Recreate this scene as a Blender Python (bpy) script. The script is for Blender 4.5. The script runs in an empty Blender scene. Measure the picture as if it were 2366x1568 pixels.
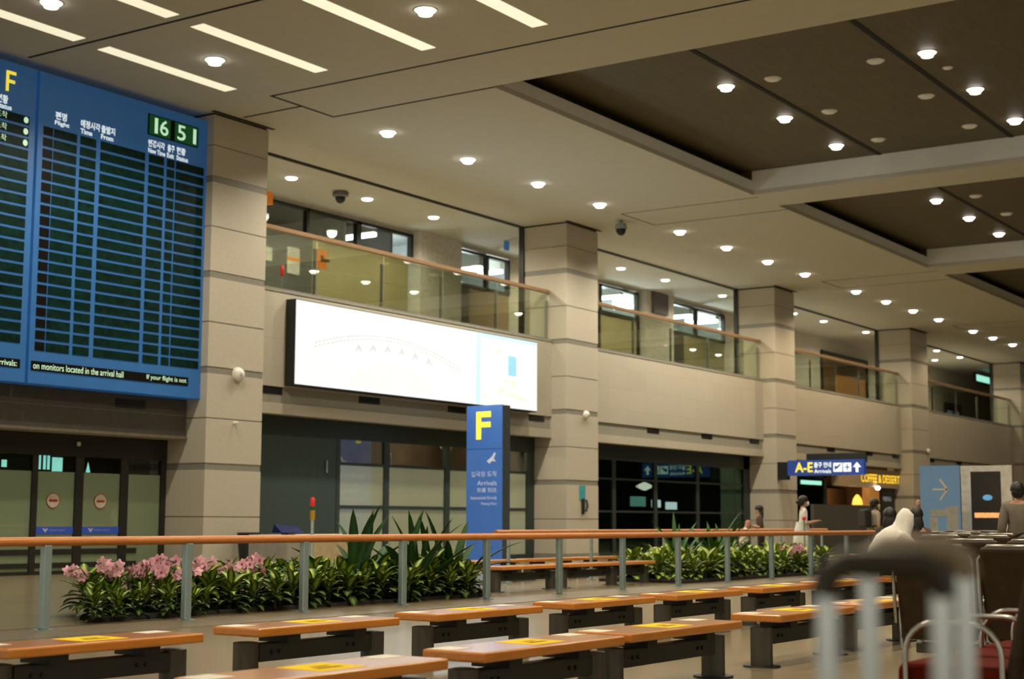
import bpy, bmesh, math, random
from math import sin, cos, tan, pi, radians, hypot
from mathutils import Vector, Matrix
random.seed(7)
SC = bpy.context.scene
COL = SC.collection
SC.view_settings.view_transform = 'Standard'
SC.view_settings.look = 'None'
SC.view_settings.exposure = 0.0
SC.cycles.use_adaptive_sampling = True
SC.cycles.adaptive_threshold = 0.10
SC.cycles.adaptive_min_samples = 16
SC.cycles.max_bounces = 6
SC.cycles.diffuse_bounces = 3
SC.cycles.glossy_bounces = 3
SC.cycles.transmission_bounces = 4
SC.cycles.transparent_max_bounces = 12
SC.cycles.sample_clamp_indirect = 3.0
SC.cycles.sample_clamp_direct = 12.0
SC.cycles.caustics_reflective = False
SC.cycles.caustics_refractive = False
ORD = ['first', 'second', 'third', 'fourth', 'fifth', 'sixth', 'seventh', 'eighth', 'ninth', 'tenth', 'eleventh', 'twelfth', 'thirteenth', 'fourteenth', 'fifteenth', 'sixteenth']

# ------------------------------------------------------------------ camera
YAW, PITCH, ROLL, FPX = radians(33.83), radians(6.748), radians(0.242), 3538.4
EYE = Vector((0, 0, 1.1))
FWD = Vector((cos(YAW) * cos(PITCH), sin(YAW) * cos(PITCH), sin(PITCH)))
_r = Vector((sin(YAW), -cos(YAW), 0)); _u = _r.cross(FWD)
RIGHT = _r * cos(ROLL) + _u * sin(ROLL)
UP = _u * cos(ROLL) - _r * sin(ROLL)
def make_camera():
    c = bpy.data.cameras.new('camera'); o = bpy.data.objects.new('camera', c); COL.objects.link(o)
    m = Matrix((RIGHT, UP, -FWD)).transposed().to_4x4(); m.translation = EYE
    o.matrix_world = m
    c.sensor_width = 36; c.lens = 36 * FPX / 2366
    c.clip_end = 400; c.clip_start = 0.05
    c.dof.use_dof = True; c.dof.focus_distance = 13.5; c.dof.aperture_fstop = 2.3
    c.dof.aperture_blades = 7
    SC.camera = o
make_camera()
def at_y(px, py, Y):            # the point of the vertical plane y = Y that a measured photo point belongs to
    d = FWD + RIGHT * ((px - 1183) / FPX) - UP * ((py - 784) / FPX)
    return EYE + d * (Y / d.y)
def XY(px, Y):                  # x of a measured column on the plane y = Y near eye level
    return at_y(px, 1207, Y).x

# ------------------------------------------------------------------ materials
def mat(name, col, rough=0.6, metal=0.0, var=0.12, scale=8.0, emit=None, estr=0.0, spec=0.5, bump=0.0, detail=3.0, col2=None, coat=0.0):
    m = bpy.data.materials.new(name); m.use_nodes = True
    nt = m.node_tree; b = nt.nodes['Principled BSDF']
    b.inputs['Roughness'].default_value = rough; b.inputs['Metallic'].default_value = metal
    b.inputs['Specular IOR Level'].default_value = spec
    if coat: b.inputs['Coat Weight'].default_value = coat; b.inputs['Coat Roughness'].default_value = 0.15
    tc = nt.nodes.new('ShaderNodeTexCoord'); n = nt.nodes.new('ShaderNodeTexNoise')
    n.inputs['Scale'].default_value = scale; n.inputs['Detail'].default_value = detail
    nt.links.new(tc.outputs['Object'], n.inputs['Vector'])
    r = nt.nodes.new('ShaderNodeValToRGB')
    c2 = col2 if col2 else tuple(min(1, c * (1 + var)) for c in col)
    c1 = tuple(c * (1 - var) for c in col)
    r.color_ramp.elements[0].position = 0.3; r.color_ramp.elements[0].color = (*c1, 1)
    r.color_ramp.elements[1].position = 0.7; r.color_ramp.elements[1].color = (*c2, 1)
    nt.links.new(n.outputs['Fac'], r.inputs['Fac']); nt.links.new(r.outputs['Color'], b.inputs['Base Color'])
    if emit:
        b.inputs['Emission Color'].default_value = (*emit, 1); b.inputs['Emission Strength'].default_value = estr
    if bump:
        bp = nt.nodes.new('ShaderNodeBump'); bp.inputs['Strength'].default_value = bump; bp.inputs['Distance'].default_value = 0.02
        nt.links.new(n.outputs['Fac'], bp.inputs['Height']); nt.links.new(bp.outputs['Normal'], b.inputs['Normal'])
    return m
def stone_mat(name, col, w=1.22, h=0.66, joint=0.86, rough=0.55):      # speckled panels with fine joints, mapped on x/z
    m = mat(name, col, rough, var=0.10, scale=45, detail=6)
    nt = m.node_tree; b = nt.nodes['Principled BSDF']; base = b.inputs['Base Color'].links[0].from_socket
    tc = nt.nodes.new('ShaderNodeTexCoord'); sep = nt.nodes.new('ShaderNodeSeparateXYZ'); cmb = nt.nodes.new('ShaderNodeCombineXYZ')
    nt.links.new(tc.outputs['Object'], sep.inputs[0]); nt.links.new(sep.outputs['X'], cmb.inputs['X']); nt.links.new(sep.outputs['Z'], cmb.inputs['Y'])
    br = nt.nodes.new('ShaderNodeTexBrick'); br.offset = 0.0
    br.inputs['Color1'].default_value = (1, 1, 1, 1); br.inputs['Color2'].default_value = (0.95, 0.95, 0.94, 1); br.inputs['Mortar'].default_value = (joint, joint, joint, 1)
    br.inputs['Scale'].default_value = 1.0; br.inputs['Mortar Size'].default_value = 0.008
    br.inputs['Brick Width'].default_value = w; br.inputs['Row Height'].default_value = h
    nt.links.new(cmb.outputs[0], br.inputs['Vector'])
    mx = nt.nodes.new('ShaderNodeMix'); mx.data_type = 'RGBA'; mx.blend_type = 'MULTIPLY'; mx.inputs['Factor'].default_value = 1
    nt.links.new(base, mx.inputs['A']); nt.links.new(br.outputs['Color'], mx.inputs['B']); nt.links.new(mx.outputs['Result'], b.inputs['Base Color'])
    return m
def glass_mat(name, tint=(0.9, 0.95, 0.92), refl=0.10, rough=0.0, fres=0.35, gcol=(1, 1, 1)):     # clear pane: tinted see-through with a mirror coat
    m = bpy.data.materials.new(name); m.use_nodes = True; nt = m.node_tree
    nt.nodes.remove(nt.nodes['Principled BSDF']); out = nt.nodes['Material Output']
    t = nt.nodes.new('ShaderNodeBsdfTransparent'); t.inputs[0].default_value = (*tint, 1)
    g = nt.nodes.new('ShaderNodeBsdfGlossy'); g.inputs['Roughness'].default_value = rough; g.inputs[0].default_value = (*gcol, 1)
    lw = nt.nodes.new('ShaderNodeLayerWeight'); lw.inputs['Blend'].default_value = 0.25
    mm = nt.nodes.new('ShaderNodeMath'); mm.operation = 'MULTIPLY_ADD'; mm.inputs[1].default_value = fres; mm.inputs[2].default_value = refl
    nt.links.new(lw.outputs['Fresnel'], mm.inputs[0])
    mx = nt.nodes.new('ShaderNodeMixShader'); nt.links.new(mm.outputs[0], mx.inputs[0]); nt.links.new(t.outputs[0], mx.inputs[1]); nt.links.new(g.outputs[0], mx.inputs[2])
    nt.links.new(mx.outputs[0], out.inputs[0])
    return m
def wood_mat(name, c1, c2, rough=0.3, axis_scale=(1.2, 14, 14), coat=0.5):
    m = mat(name, c1, rough, var=0, scale=3, col2=c2, coat=coat, detail=5)
    nt = m.node_tree; n = [x for x in nt.nodes if x.type == 'TEX_NOISE'][0]; tc = [x for x in nt.nodes if x.type == 'TEX_COORD'][0]
    mp = nt.nodes.new('ShaderNodeMapping'); mp.inputs['Scale'].default_value = axis_scale
    nt.links.new(tc.outputs['Object'], mp.inputs[0]); nt.links.new(mp.outputs[0], n.inputs['Vector'])
    return m
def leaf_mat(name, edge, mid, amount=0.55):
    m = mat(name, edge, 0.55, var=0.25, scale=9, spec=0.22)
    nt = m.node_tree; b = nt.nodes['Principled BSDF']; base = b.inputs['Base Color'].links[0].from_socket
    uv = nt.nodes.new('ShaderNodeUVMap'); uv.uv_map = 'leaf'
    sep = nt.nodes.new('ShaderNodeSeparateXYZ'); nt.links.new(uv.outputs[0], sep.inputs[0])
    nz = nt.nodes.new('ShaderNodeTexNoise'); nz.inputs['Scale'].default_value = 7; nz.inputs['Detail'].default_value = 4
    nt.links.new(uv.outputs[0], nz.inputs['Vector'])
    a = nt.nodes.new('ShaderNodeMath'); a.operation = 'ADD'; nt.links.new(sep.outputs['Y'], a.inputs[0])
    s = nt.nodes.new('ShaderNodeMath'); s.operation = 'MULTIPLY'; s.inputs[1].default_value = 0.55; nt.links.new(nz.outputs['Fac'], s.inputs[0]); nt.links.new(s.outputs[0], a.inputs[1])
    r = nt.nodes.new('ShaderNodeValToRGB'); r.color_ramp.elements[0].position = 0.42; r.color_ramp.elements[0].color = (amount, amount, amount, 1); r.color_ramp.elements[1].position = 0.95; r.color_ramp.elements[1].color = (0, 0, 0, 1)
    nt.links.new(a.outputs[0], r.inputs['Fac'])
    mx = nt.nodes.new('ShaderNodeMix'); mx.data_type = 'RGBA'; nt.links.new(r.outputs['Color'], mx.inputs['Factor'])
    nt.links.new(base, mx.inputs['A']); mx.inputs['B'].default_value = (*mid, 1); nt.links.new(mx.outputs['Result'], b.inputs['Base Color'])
    return m

STONE = stone_mat('beige_stone', (0.445, 0.41, 0.335), joint=0.85)
PSTONE = mat('beige_pillar_stone', (0.495, 0.455, 0.372), 0.55, var=0.10, scale=45, detail=6)
BAND = mat('grey_stone_band', (0.235, 0.225, 0.19), 0.5, var=0.12, scale=40)
GREYLEDGE = mat('grey_ledge', (0.27, 0.26, 0.215), 0.55, var=0.08, scale=20)
CEIL = mat('ceiling_paint', (0.58, 0.57, 0.49), 0.85, var=0.025, scale=3)
FASCIA = mat('coffer_fascia_paint', (0.86, 0.88, 0.84), 0.8, var=0.03, scale=2)
COFFER = wood_mat('dark_wood_ceiling', (0.082, 0.068, 0.032), (0.108, 0.090, 0.043), 0.6, (0.6, 3, 3), 0.0)
SEAM = mat('dark_gap', (0.012, 0.012, 0.010), 0.9)
FLOOR = mat('polished_stone_floor', (0.225, 0.185, 0.112), 0.22, var=0.10, scale=1.6, detail=8, spec=0.5)
METALTRIM = mat('pale_metal', (0.55, 0.53, 0.47), 0.35, 0.9)
DARKFRAME = mat('dark_bronze_frame', (0.022, 0.021, 0.017), 0.45, 0.2)
GREENFRAME = mat('dark_green_frame', (0.028, 0.044, 0.040), 0.5, 0.1)
GREENPANEL = mat('dark_green_door_panel', (0.034, 0.055, 0.050), 0.55, var=0.08)
BEAMPAINT = mat('dark_brown_canopy', (0.055, 0.048, 0.038), 0.6)
FROST = mat('frosted_film', (0.33, 0.345, 0.22), 0.7, var=0.06, scale=0.8, emit=(0.42, 0.44, 0.25), estr=0.05)
FROST2 = mat('frosted_film_warm', (0.47, 0.43, 0.30), 0.7, var=0.05, scale=0.8, emit=(0.42, 0.385, 0.26), estr=0.30)
GLASS = glass_mat('balustrade_glass', (0.82, 0.86, 0.76), 0.12)
DARKGLASS = glass_mat('dark_glass', (0.62, 0.70, 0.66), 0.04, fres=0.22, gcol=(0.55, 0.85, 0.72))
CLEARGLASS = glass_mat('clear_glass', (0.88, 0.92, 0.90), 0.02, fres=0.16)
BLUE = mat('board_blue', (0.030, 0.125, 0.330), 0.4, var=0.05, scale=3, emit=(0.03, 0.15, 0.42), estr=0.20)
DEEPBLUE = mat('sign_blue', (0.02, 0.055, 0.25), 0.45, var=0.05, emit=(0.02, 0.05, 0.26), estr=0.45)
TOTEMBLUE = mat('totem_blue', (0.055, 0.16, 0.50), 0.4, var=0.05, scale=2, emit=(0.05, 0.15, 0.48), estr=0.28)
CELL = mat('display_cell', (0.002, 0.020, 0.016), 0.4, var=0.5, scale=9, spec=0.15)
CELLBLACK = mat('display_cell_black', (0.006, 0.005, 0.004), 0.4, spec=0.15)
CLOCKGREEN = mat('clock_green', (0.002, 0.05, 0.012), 0.3, emit=(0.0, 0.10, 0.02), estr=0.35)
WHITETXT = mat('white_lettering', (0.8, 0.85, 0.85), 0.5, emit=(0.80, 0.92, 0.95), estr=0.75)
GREENTXT = mat('pale_green_lettering', (0.5, 0.7, 0.5), 0.5, emit=(0.55, 0.85, 0.58), estr=0.75)
YELLOWTXT = mat('yellow_lettering', (0.8, 0.7, 0.05), 0.5, emit=(0.95, 0.78, 0.06), estr=0.75)
LAMPYELLOW = mat('lit_yellow_lettering', (0.9, 0.6, 0.02), 0.5, emit=(1.0, 0.62, 0.02), estr=1.2)
TEALTXT = mat('teal_lit_lettering', (0.3, 0.7, 0.55), 0.5, emit=(0.35, 0.85, 0.66), estr=1.0)
BOARDWHITE = mat('lit_white_poster', (0.15, 0.15, 0.15), 0.5, var=0.01, emit=(0.96, 1.0, 0.985), estr=0.90)
BLACKBOX = mat('black_casing', (0.010, 0.012, 0.013), 0.5)
PALEGREY = mat('pale_grey_print', (0.3, 0.3, 0.3), 0.6, emit=(0.52, 0.53, 0.58), estr=1.0)
PALEBLUE = mat('pale_blue_print', (0.2, 0.3, 0.4), 0.6, emit=(0.50, 0.72, 0.90), estr=1.0)
PALEYELLOW = mat('pale_cream_print', (0.2, 0.2, 0.15), 0.6, emit=(0.91, 0.93, 0.84), estr=1.0)
PALEOLIVE = mat('pale_olive_print', (0.6, 0.6, 0.4), 0.6, emit=(0.48, 0.52, 0.40), estr=1.0)
SKYBLUE = mat('sky_blue_print', (0.2, 0.45, 0.75), 0.6, emit=(0.20, 0.42, 0.70), estr=0.9)
LENS = mat('lamp_lens', (0.9, 0.9, 0.9), 0.4, var=0.0, emit=(1.0, 0.93, 0.86), estr=14)
COMADROP = mat('lamp_coma_drop', (0.9, 0.8, 0.75), 0.4, var=0.0, emit=(1.0, 0.84, 0.76), estr=3.0)
MEZZLENS = mat('corridor_lamp_lens', (0.9, 0.9, 0.9), 0.4, var=0.0, emit=(1.0, 0.98, 0.88), estr=7)
DIMLENS = mat('unlit_lamp_lens', (0.60, 0.56, 0.44), 0.4, emit=(0.6, 0.55, 0.4), estr=0.12)
STRIP = mat('strip_lamp_diffuser', (0.9, 0.88, 0.75), 0.5, var=0.0, emit=(1.0, 0.93, 0.66), estr=0.80)
TUBE = mat('fluorescent_tube', (0.9, 0.9, 0.9), 0.5, var=0.0, emit=(0.92, 0.98, 1.0), estr=6)
WHITEPLASTIC = mat('white_plastic', (0.75, 0.74, 0.68), 0.4)
GREYPLASTIC = mat('grey_plastic', (0.18, 0.18, 0.17), 0.5)
RAILWOOD = wood_mat('orange_wood_rail', (0.44, 0.145, 0.028), (0.58, 0.21, 0.045), 0.45, (1.2, 14, 14), 0.1)
BENCHWOOD = wood_mat('orange_lacquered_wood', (0.62, 0.205, 0.018), (0.76, 0.275, 0.030), 0.30, (1.2, 12, 12), 1.0)
MEZZWOOD = wood_mat('mezzanine_rail_wood', (0.24, 0.14, 0.07), (0.30, 0.18, 0.09), 0.45, (1.2, 14, 14), 0.1)
BROWNWOOD = wood_mat('brown_wood_panel', (0.17, 0.085, 0.03), (0.24, 0.125, 0.045), 0.5, (2, 2, 0.5), 0.1)
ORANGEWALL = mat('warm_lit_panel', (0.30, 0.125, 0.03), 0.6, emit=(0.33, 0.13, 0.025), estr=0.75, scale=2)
STEEL = mat('brushed_steel', (0.34, 0.45, 0.47), 0.42, 0.65, var=0.06, scale=6)
BRIGHTSTEEL = mat('bright_steel', (0.55, 0.68, 0.70), 0.3, 0.7)
CHROME = mat('chrome_tube', (0.50, 0.50, 0.47), 0.2, 1.0, var=0.03)
HANDLESTEEL = mat('satin_handle_tube', (0.74, 0.82, 0.88), 0.22, 0.9, var=0.03)
LEGMETAL = mat('dark_grey_leg', (0.095, 0.090, 0.074), 0.45, 0.5)
BEAMMETAL = mat('charcoal_bench_beam', (0.040, 0.042, 0.036), 0.5, 0.3)
BLACKMETAL = mat('black_riser', (0.012, 0.012, 0.011), 0.5)
STICKYEL = mat('yellow_sticker', (0.86, 0.60, 0.02), 0.75, var=0.05, spec=0.08)
STICKWHITE = mat('white_sticker', (0.74, 0.72, 0.63), 0.6, var=0.12, scale=30, spec=0.2)
STICKINK = mat('sticker_ink', (0.24, 0.16, 0.02), 0.8, spec=0.05)
SOIL = mat('dark_soil', (0.016, 0.013, 0.009), 0.9, scale=30, bump=0.6)
LEAF = leaf_mat('variegated_leaf', (0.038, 0.105, 0.018), (0.50, 0.58, 0.10), 0.9)
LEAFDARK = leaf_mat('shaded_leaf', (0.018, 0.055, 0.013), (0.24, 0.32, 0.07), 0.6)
LEAFLIGHT = leaf_mat('yellow_green_leaf', (0.11, 0.20, 0.025), (0.55, 0.60, 0.12), 0.8)
LEAFLONG = leaf_mat('long_dark_leaf', (0.016, 0.060, 0.017), (0.045, 0.12, 0.03), 0.5)
LEAFLONG2 = leaf_mat('long_green_leaf', (0.030, 0.095, 0.018), (0.09, 0.19, 0.035), 0.5)
PETAL = mat('pink_petal', (0.82, 0.45, 0.55), 0.6, var=0.16, scale=25)
PETALDEEP = mat('magenta_flower_lip', (0.45, 0.06, 0.18), 0.55)
STEMGREEN = mat('green_stem', (0.06, 0.10, 0.025), 0.6)
LEATHER = mat('dark_brown_leather', (0.040, 0.023, 0.010), 0.5, var=0.2, scale=12, spec=0.25)
REDFABRIC = mat('dark_red_cushion', (0.105, 0.009, 0.004), 0.9, var=0.2, scale=20, spec=0.1)
GRIP = mat('black_brown_grip', (0.025, 0.018, 0.012), 0.45)
CASE = mat('charcoal_suitcase_shell', (0.05, 0.04, 0.035), 0.4)
SKIN = mat('skin', (0.42, 0.22, 0.14), 0.55, var=0.06)
HAIR = mat('dark_hair', (0.012, 0.008, 0.006), 0.5)
MASK = mat('white_face_mask', (0.78, 0.84, 0.88), 0.7)
CLOTHWHITE = mat('white_cloth', (0.72, 0.70, 0.64), 0.85)
CLOTHDRESS = mat('pale_dress_cloth', (0.66, 0.66, 0.60), 0.85)
CLOTHBEIGE = mat('beige_cloth', (0.40, 0.34, 0.24), 0.85)
CLOTHGREY = mat('grey_cloth', (0.17, 0.145, 0.11), 0.85)
CLOTHDARK = mat('dark_cloth', (0.02, 0.017, 0.014), 0.85)
CLOTHBROWN = mat('brown_cloth', (0.08, 0.04, 0.022), 0.85)
CABBEIGE = mat('beige_cabinet', (0.50, 0.40, 0.24), 0.6)
CABGREY = mat('grey_cabinet_side', (0.34, 0.33, 0.29), 0.6)
OLIVE = mat('olive_frosted_panel', (0.33, 0.285, 0.15), 0.6, var=0.10, scale=0.9, emit=(0.32, 0.27, 0.12), estr=0.10)
GREYDOOR = mat('grey_door', (0.085, 0.088, 0.082), 0.55)
ROOMWALL = mat('office_wall', (0.50, 0.52, 0.52), 0.8)
MEZZWALL = mat('corridor_wall', (0.64, 0.60, 0.52), 0.7)
ORANGESIGN = mat('orange_sign', (0.75, 0.22, 0.02), 0.5, emit=(0.75, 0.2, 0.02), estr=0.2)
RED = mat('red_plastic', (0.55, 0.02, 0.015), 0.4, emit=(0.6, 0.02, 0.015), estr=0.25)
REDINK = mat('red_print', (0.35, 0.02, 0.015), 0.5)
GREENPL = mat('green_plastic', (0.01, 0.12, 0.03), 0.4)
YELPL = mat('amber_plastic', (0.55, 0.30, 0.03), 0.4)
NAVY = mat('navy_panel', (0.015, 0.02, 0.10), 0.8, spec=0.1)
TEAL = mat('teal_print', (0.05, 0.33, 0.40), 0.5)
BANNERBLUE = mat('banner_blue', (0.115, 0.21, 0.34), 0.6, var=0.06, scale=2, emit=(0.10, 0.19, 0.31), estr=0.25)
BANNERGREY = mat('banner_grey_print', (0.32, 0.32, 0.28), 0.6)
POSTERDARK = mat('dark_poster', (0.030, 0.022, 0.016), 0.4)
GLOW = mat('orange_poster_glow', (0.7, 0.3, 0.1), 0.5, emit=(0.95, 0.42, 0.15), estr=0.8, scale=14, var=0.5)
BLUEGLOW = mat('blue_poster_glow', (0.1, 0.3, 0.5), 0.5, emit=(0.10, 0.30, 0.50), estr=0.7)
FRAMEGREY = mat('pale_grey_board', (0.64, 0.61, 0.54), 0.6)
WARMLAMP = mat('warm_lamp', (0.9, 0.6, 0.2), 0.5, emit=(1.0, 0.55, 0.08), estr=1.5)
SHOPBEIGE = mat('shop_fascia', (0.38, 0.29, 0.17), 0.6)
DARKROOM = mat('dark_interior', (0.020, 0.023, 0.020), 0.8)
BROWNROOM = mat('brown_interior', (0.13, 0.085, 0.045), 0.7, scale=1.5, var=0.3)

# ------------------------------------------------------------------ mesh helpers
def wloc(o):
    v = Vector((0, 0, 0))
    while o is not None: v = v + o.location; o = o.parent
    return v
class MB:
    def __init__(s): s.v = []; s.f = []; s.mi = []; s.uv = {}
    def add(s, vs, fs, mi=0):
        b = len(s.v); s.v += [Vector(p) for p in vs]
        for f in fs: s.f.append([i + b for i in f]); s.mi.append(mi)
        return s
    def box(s, x0, y0, z0, x1, y1, z1, mi=0):
        v = [(x, y, z) for x in (x0, x1) for y in (y0, y1) for z in (z0, z1)]
        return s.add(v, [(0, 1, 3, 2), (4, 6, 7, 5), (0, 4, 5, 1), (2, 3, 7, 6), (0, 2, 6, 4), (1, 5, 7, 3)], mi)
    def quad(s, a, b, c, d, mi=0): return s.add([a, b, c, d], [(0, 1, 2, 3)], mi)
    def tube(s, pts, r, n=12, mi=0, cap=True, sq=1.0):
        pts = [Vector(p) for p in pts]; rr = r if isinstance(r, (list, tuple)) else [r] * len(pts)
        rings = []; ref = None
        for i, p in enumerate(pts):
            d = ((pts[min(i + 1, len(pts) - 1)] - pts[max(i - 1, 0)])).normalized()
            if ref is None: ref = Vector((0, 0, 1)) if abs(d.z) < 0.9 else Vector((1, 0, 0))
            a = d.cross(ref).normalized(); b = a.cross(d).normalized(); ref = b
            rings.append([p + a * (rr[i] * cos(2 * pi * k / n)) + b * (rr[i] * sq * sin(2 * pi * k / n)) for k in range(n)])
        vs = [q for R in rings for q in R]
        fs = [(i * n + k, i * n + (k + 1) % n, (i + 1) * n + (k + 1) % n, (i + 1) * n + k) for i in range(len(pts) - 1) for k in range(n)]
        if cap: fs += [tuple(range(n))[::-1], tuple((len(pts) - 1) * n + k for k in range(n))]
        return s.add(vs, fs, mi)
    def lathe(s, c, prof, n=24, mi=0):          # prof: (radius, z) from top to bottom around c
        c = Vector(c); vs = []; fs = []
        for r, z in prof: vs += [c + Vector((r * cos(2 * pi * k / n), r * sin(2 * pi * k / n), z)) for k in range(n)]
        m = len(prof)
        for i in range(m - 1):
            for k in range(n): fs.append((i * n + k, i * n + (k + 1) % n, (i + 1) * n + (k + 1) % n, (i + 1) * n + k))
        fs += [tuple(range(n)), tuple((m - 1) * n + k for k in range(n))[::-1]]
        return s.add(vs, fs, mi)
    def ell(s, c, r, n=14, m=10, mi=0, z0=-1.0, z1=1.0, R=None):
        c = Vector(c); vs = []; fs = []
        for i in range(m + 1):
            t = z0 + (z1 - z0) * i / m; t = max(-1, min(1, t)); a = math.asin(t)
            for k in range(n):
                q = Vector((r[0] * cos(a) * cos(2 * pi * k / n), r[1] * cos(a) * sin(2 * pi * k / n), r[2] * sin(a)))
                vs.append(c + (R @ q if R else q))
        for i in range(m):
            for k in range(n): fs.append((i * n + k, i * n + (k + 1) % n, (i + 1) * n + (k + 1) % n, (i + 1) * n + k))
        fs += [tuple(range(n))[::-1], tuple(m * n + k for k in range(n))]
        return s.add(vs, fs, mi)
    def build(s, name, mats, parent=None, smooth=False, bevel=0.0, local=False, seg=2):
        me = bpy.data.meshes.new(name)
        off = Vector((0, 0, 0)) if (parent is None or local) else wloc(parent)
        me.from_pydata([tuple(p - off) for p in s.v], [], s.f)
        for m in (mats if isinstance(mats, (list, tuple)) else [mats]): me.materials.append(m)
        for p, i in zip(me.polygons, s.mi): p.material_index = i
        if s.uv:
            l = me.uv_layers.new(name='leaf')
            for p in me.polygons:
                for li in p.loop_indices: l.data[li].uv = s.uv.get(me.loops[li].vertex_index, (0, 0))
        bm = bmesh.new(); bm.from_mesh(me)
        if not s.uv: bmesh.ops.recalc_face_normals(bm, faces=bm.faces)
        if bevel: bmesh.ops.bevel(bm, geom=bm.edges[:], offset=bevel, segments=seg, profile=0.5, affect='EDGES', clamp_overlap=True)
        if smooth:
            for f in bm.faces: f.smooth = True
        bm.to_mesh(me); bm.free(); me.update()
        if smooth and hasattr(me, 'set_sharp_from_angle'): me.set_sharp_from_angle(angle=radians(50))
        o = bpy.data.objects.new(name, me); COL.objects.link(o)
        if parent: o.parent = parent
        return o
def empty(name, loc=(0, 0, 0), rz=0.0):
    o = bpy.data.objects.new(name, None); COL.objects.link(o); o.location = loc; o.rotation_euler = (0, 0, rz); o.empty_display_size = 0.2
    return o
def tag(o, label=None, cat=None, group=None, kind=None):
    if label: o['label'] = label
    if cat: o['category'] = cat
    if group: o['group'] = group
    if kind: o['kind'] = kind
    return o
def thing(name, label, cat, loc=(0, 0, 0), rz=0.0, group=None): return tag(empty(name, loc, rz), label, cat, group)
def struct(o): o['kind'] = 'structure'; return o
KIDS = {}
def copy_tree(o, parent=None):
    c = o.copy(); COL.objects.link(c)
    if parent is not None: c.parent = parent
    for ch in list(o.children): copy_tree(ch, c)
    return c
def txt(body, parent, m, origin, xd, yd, height, width=None, depth=0.006, name='lettering', align='LEFT', bold=0.0):
    c = bpy.data.curves.new('txt', 'FONT'); c.body = body; c.align_x = align; c.offset = bold; c.resolution_u = 3
    o = bpy.data.objects.new('txt', c); COL.objects.link(o)
    dg = bpy.context.evaluated_depsgraph_get(); me = bpy.data.meshes.new_from_object(o.evaluated_get(dg))
    bpy.data.objects.remove(o); bpy.data.curves.remove(c)
    xs = [v.co.x for v in me.vertices]; ys = [v.co.y for v in me.vertices]
    if not xs: return None
    k = height / (max(ys) - min(ys)); kx = k if width is None else width / (max(xs) - min(xs))
    x0 = min(xs) if width is not None else 0.0
    xd = Vector(xd); yd = Vector(yd); nd = xd.cross(yd); O = Vector(origin)
    off = wloc(parent)
    for v in me.vertices:
        v.co = O + xd * ((v.co.x - x0) * kx) + yd * ((v.co.y - min(ys)) * k) + nd * depth - off
    me.name = name; me.materials.clear(); me.materials.append(m)
    ob = bpy.data.objects.new(name, me); COL.objects.link(ob); ob.parent = parent
    return ob
EX, EY, EZ = Vector((1, 0, 0)), Vector((0, 1, 0)), Vector((0, 0, 1))

# ------------------------------------------------------------------ the hall: floor, ceiling, walls, pillars
ZC = 9.95
struct(MB().box(-8, -12, -0.25, 110, 24.9, 0.0).build('floor', FLOOR))
PX = [(8.78, 10.5), (23.53, 25.25), (38.15, 39.96), (53.03, 54.85), (68.0, 70.3), (85.8, 87.8), (100.5, 102.3)]
PY0, PY1 = 23.63, 25.31
WY = 24.15
COF = [(25.19, 37.7), (39.44, 52.05), (53.9, 66.6), (68.3, 81.0), (82.8, 95.5)]
CY0, CY1 = -3.0, 17.4
def ceiling():
    m = MB()
    m.box(-8, CY1, ZC, 110, 28.5, ZC + 0.12)
    m.box(-8, -12, ZC, 110, CY0, ZC + 0.12)
    xs = [-8] + [x for c in COF for x in c] + [110]
    for i in range(0, len(xs), 2): m.box(xs[i], CY0, ZC, xs[i + 1], CY1, ZC + 0.12)
    o = struct(m.build('ceiling', CEIL))
    for i, (a, b) in enumerate(COF):
        f = MB(); h0, h1 = ZC + 0.0, ZC + 0.39
        f.box(a - 0.10, CY1, h0 + 0.121, b + 0.10, CY1 + 0.10, h1); f.box(a - 0.10, CY0 - 0.1, h0 + 0.121, b + 0.10, CY0, h1)
        f.box(b, CY0, h0 + 0.121, b + 0.10, CY1, ZC + 0.65); f.box(a - 0.10, CY0, h0 + 0.121, a, CY1, ZC + 0.65)
        struct(f.build('ceiling_coffer_fascia', FASCIA))
        p = MB().box(a - 0.1, CY0 - 0.6, ZC + 0.65, b + 0.1, CY1 + 0.6, ZC + 0.75)
        p.box(a - 0.1, CY1 + 0.35, h1, b + 0.1, CY1 + 0.45, ZC + 0.65); p.box(a - .1, CY1 + .1, h1 - .02, b + .1, CY1 + .45, h1)
        p.box(b + .0, CY1, h1, b + .1, CY1 + .45, ZC + .65); p.box(a - .1, CY1, h1, a, CY1 + .45, ZC + .65)
        struct(p.build('ceiling_coffer_panel', COFFER))
        s = MB()
        for y in (13.78, 10.38, 6.98, 3.58): s.box(a, y - 0.06, ZC + 0.635, b, y + 0.06, ZC + 0.65)
        s.box(a, CY1 + 0.34, h1, b, CY1 + 0.35, ZC + 0.65)  # dark strip standing in for the shadow in the recess above the fascia
        struct(s.build('ceiling_coffer_seam_and_shade', SEAM))
ceiling()
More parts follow.
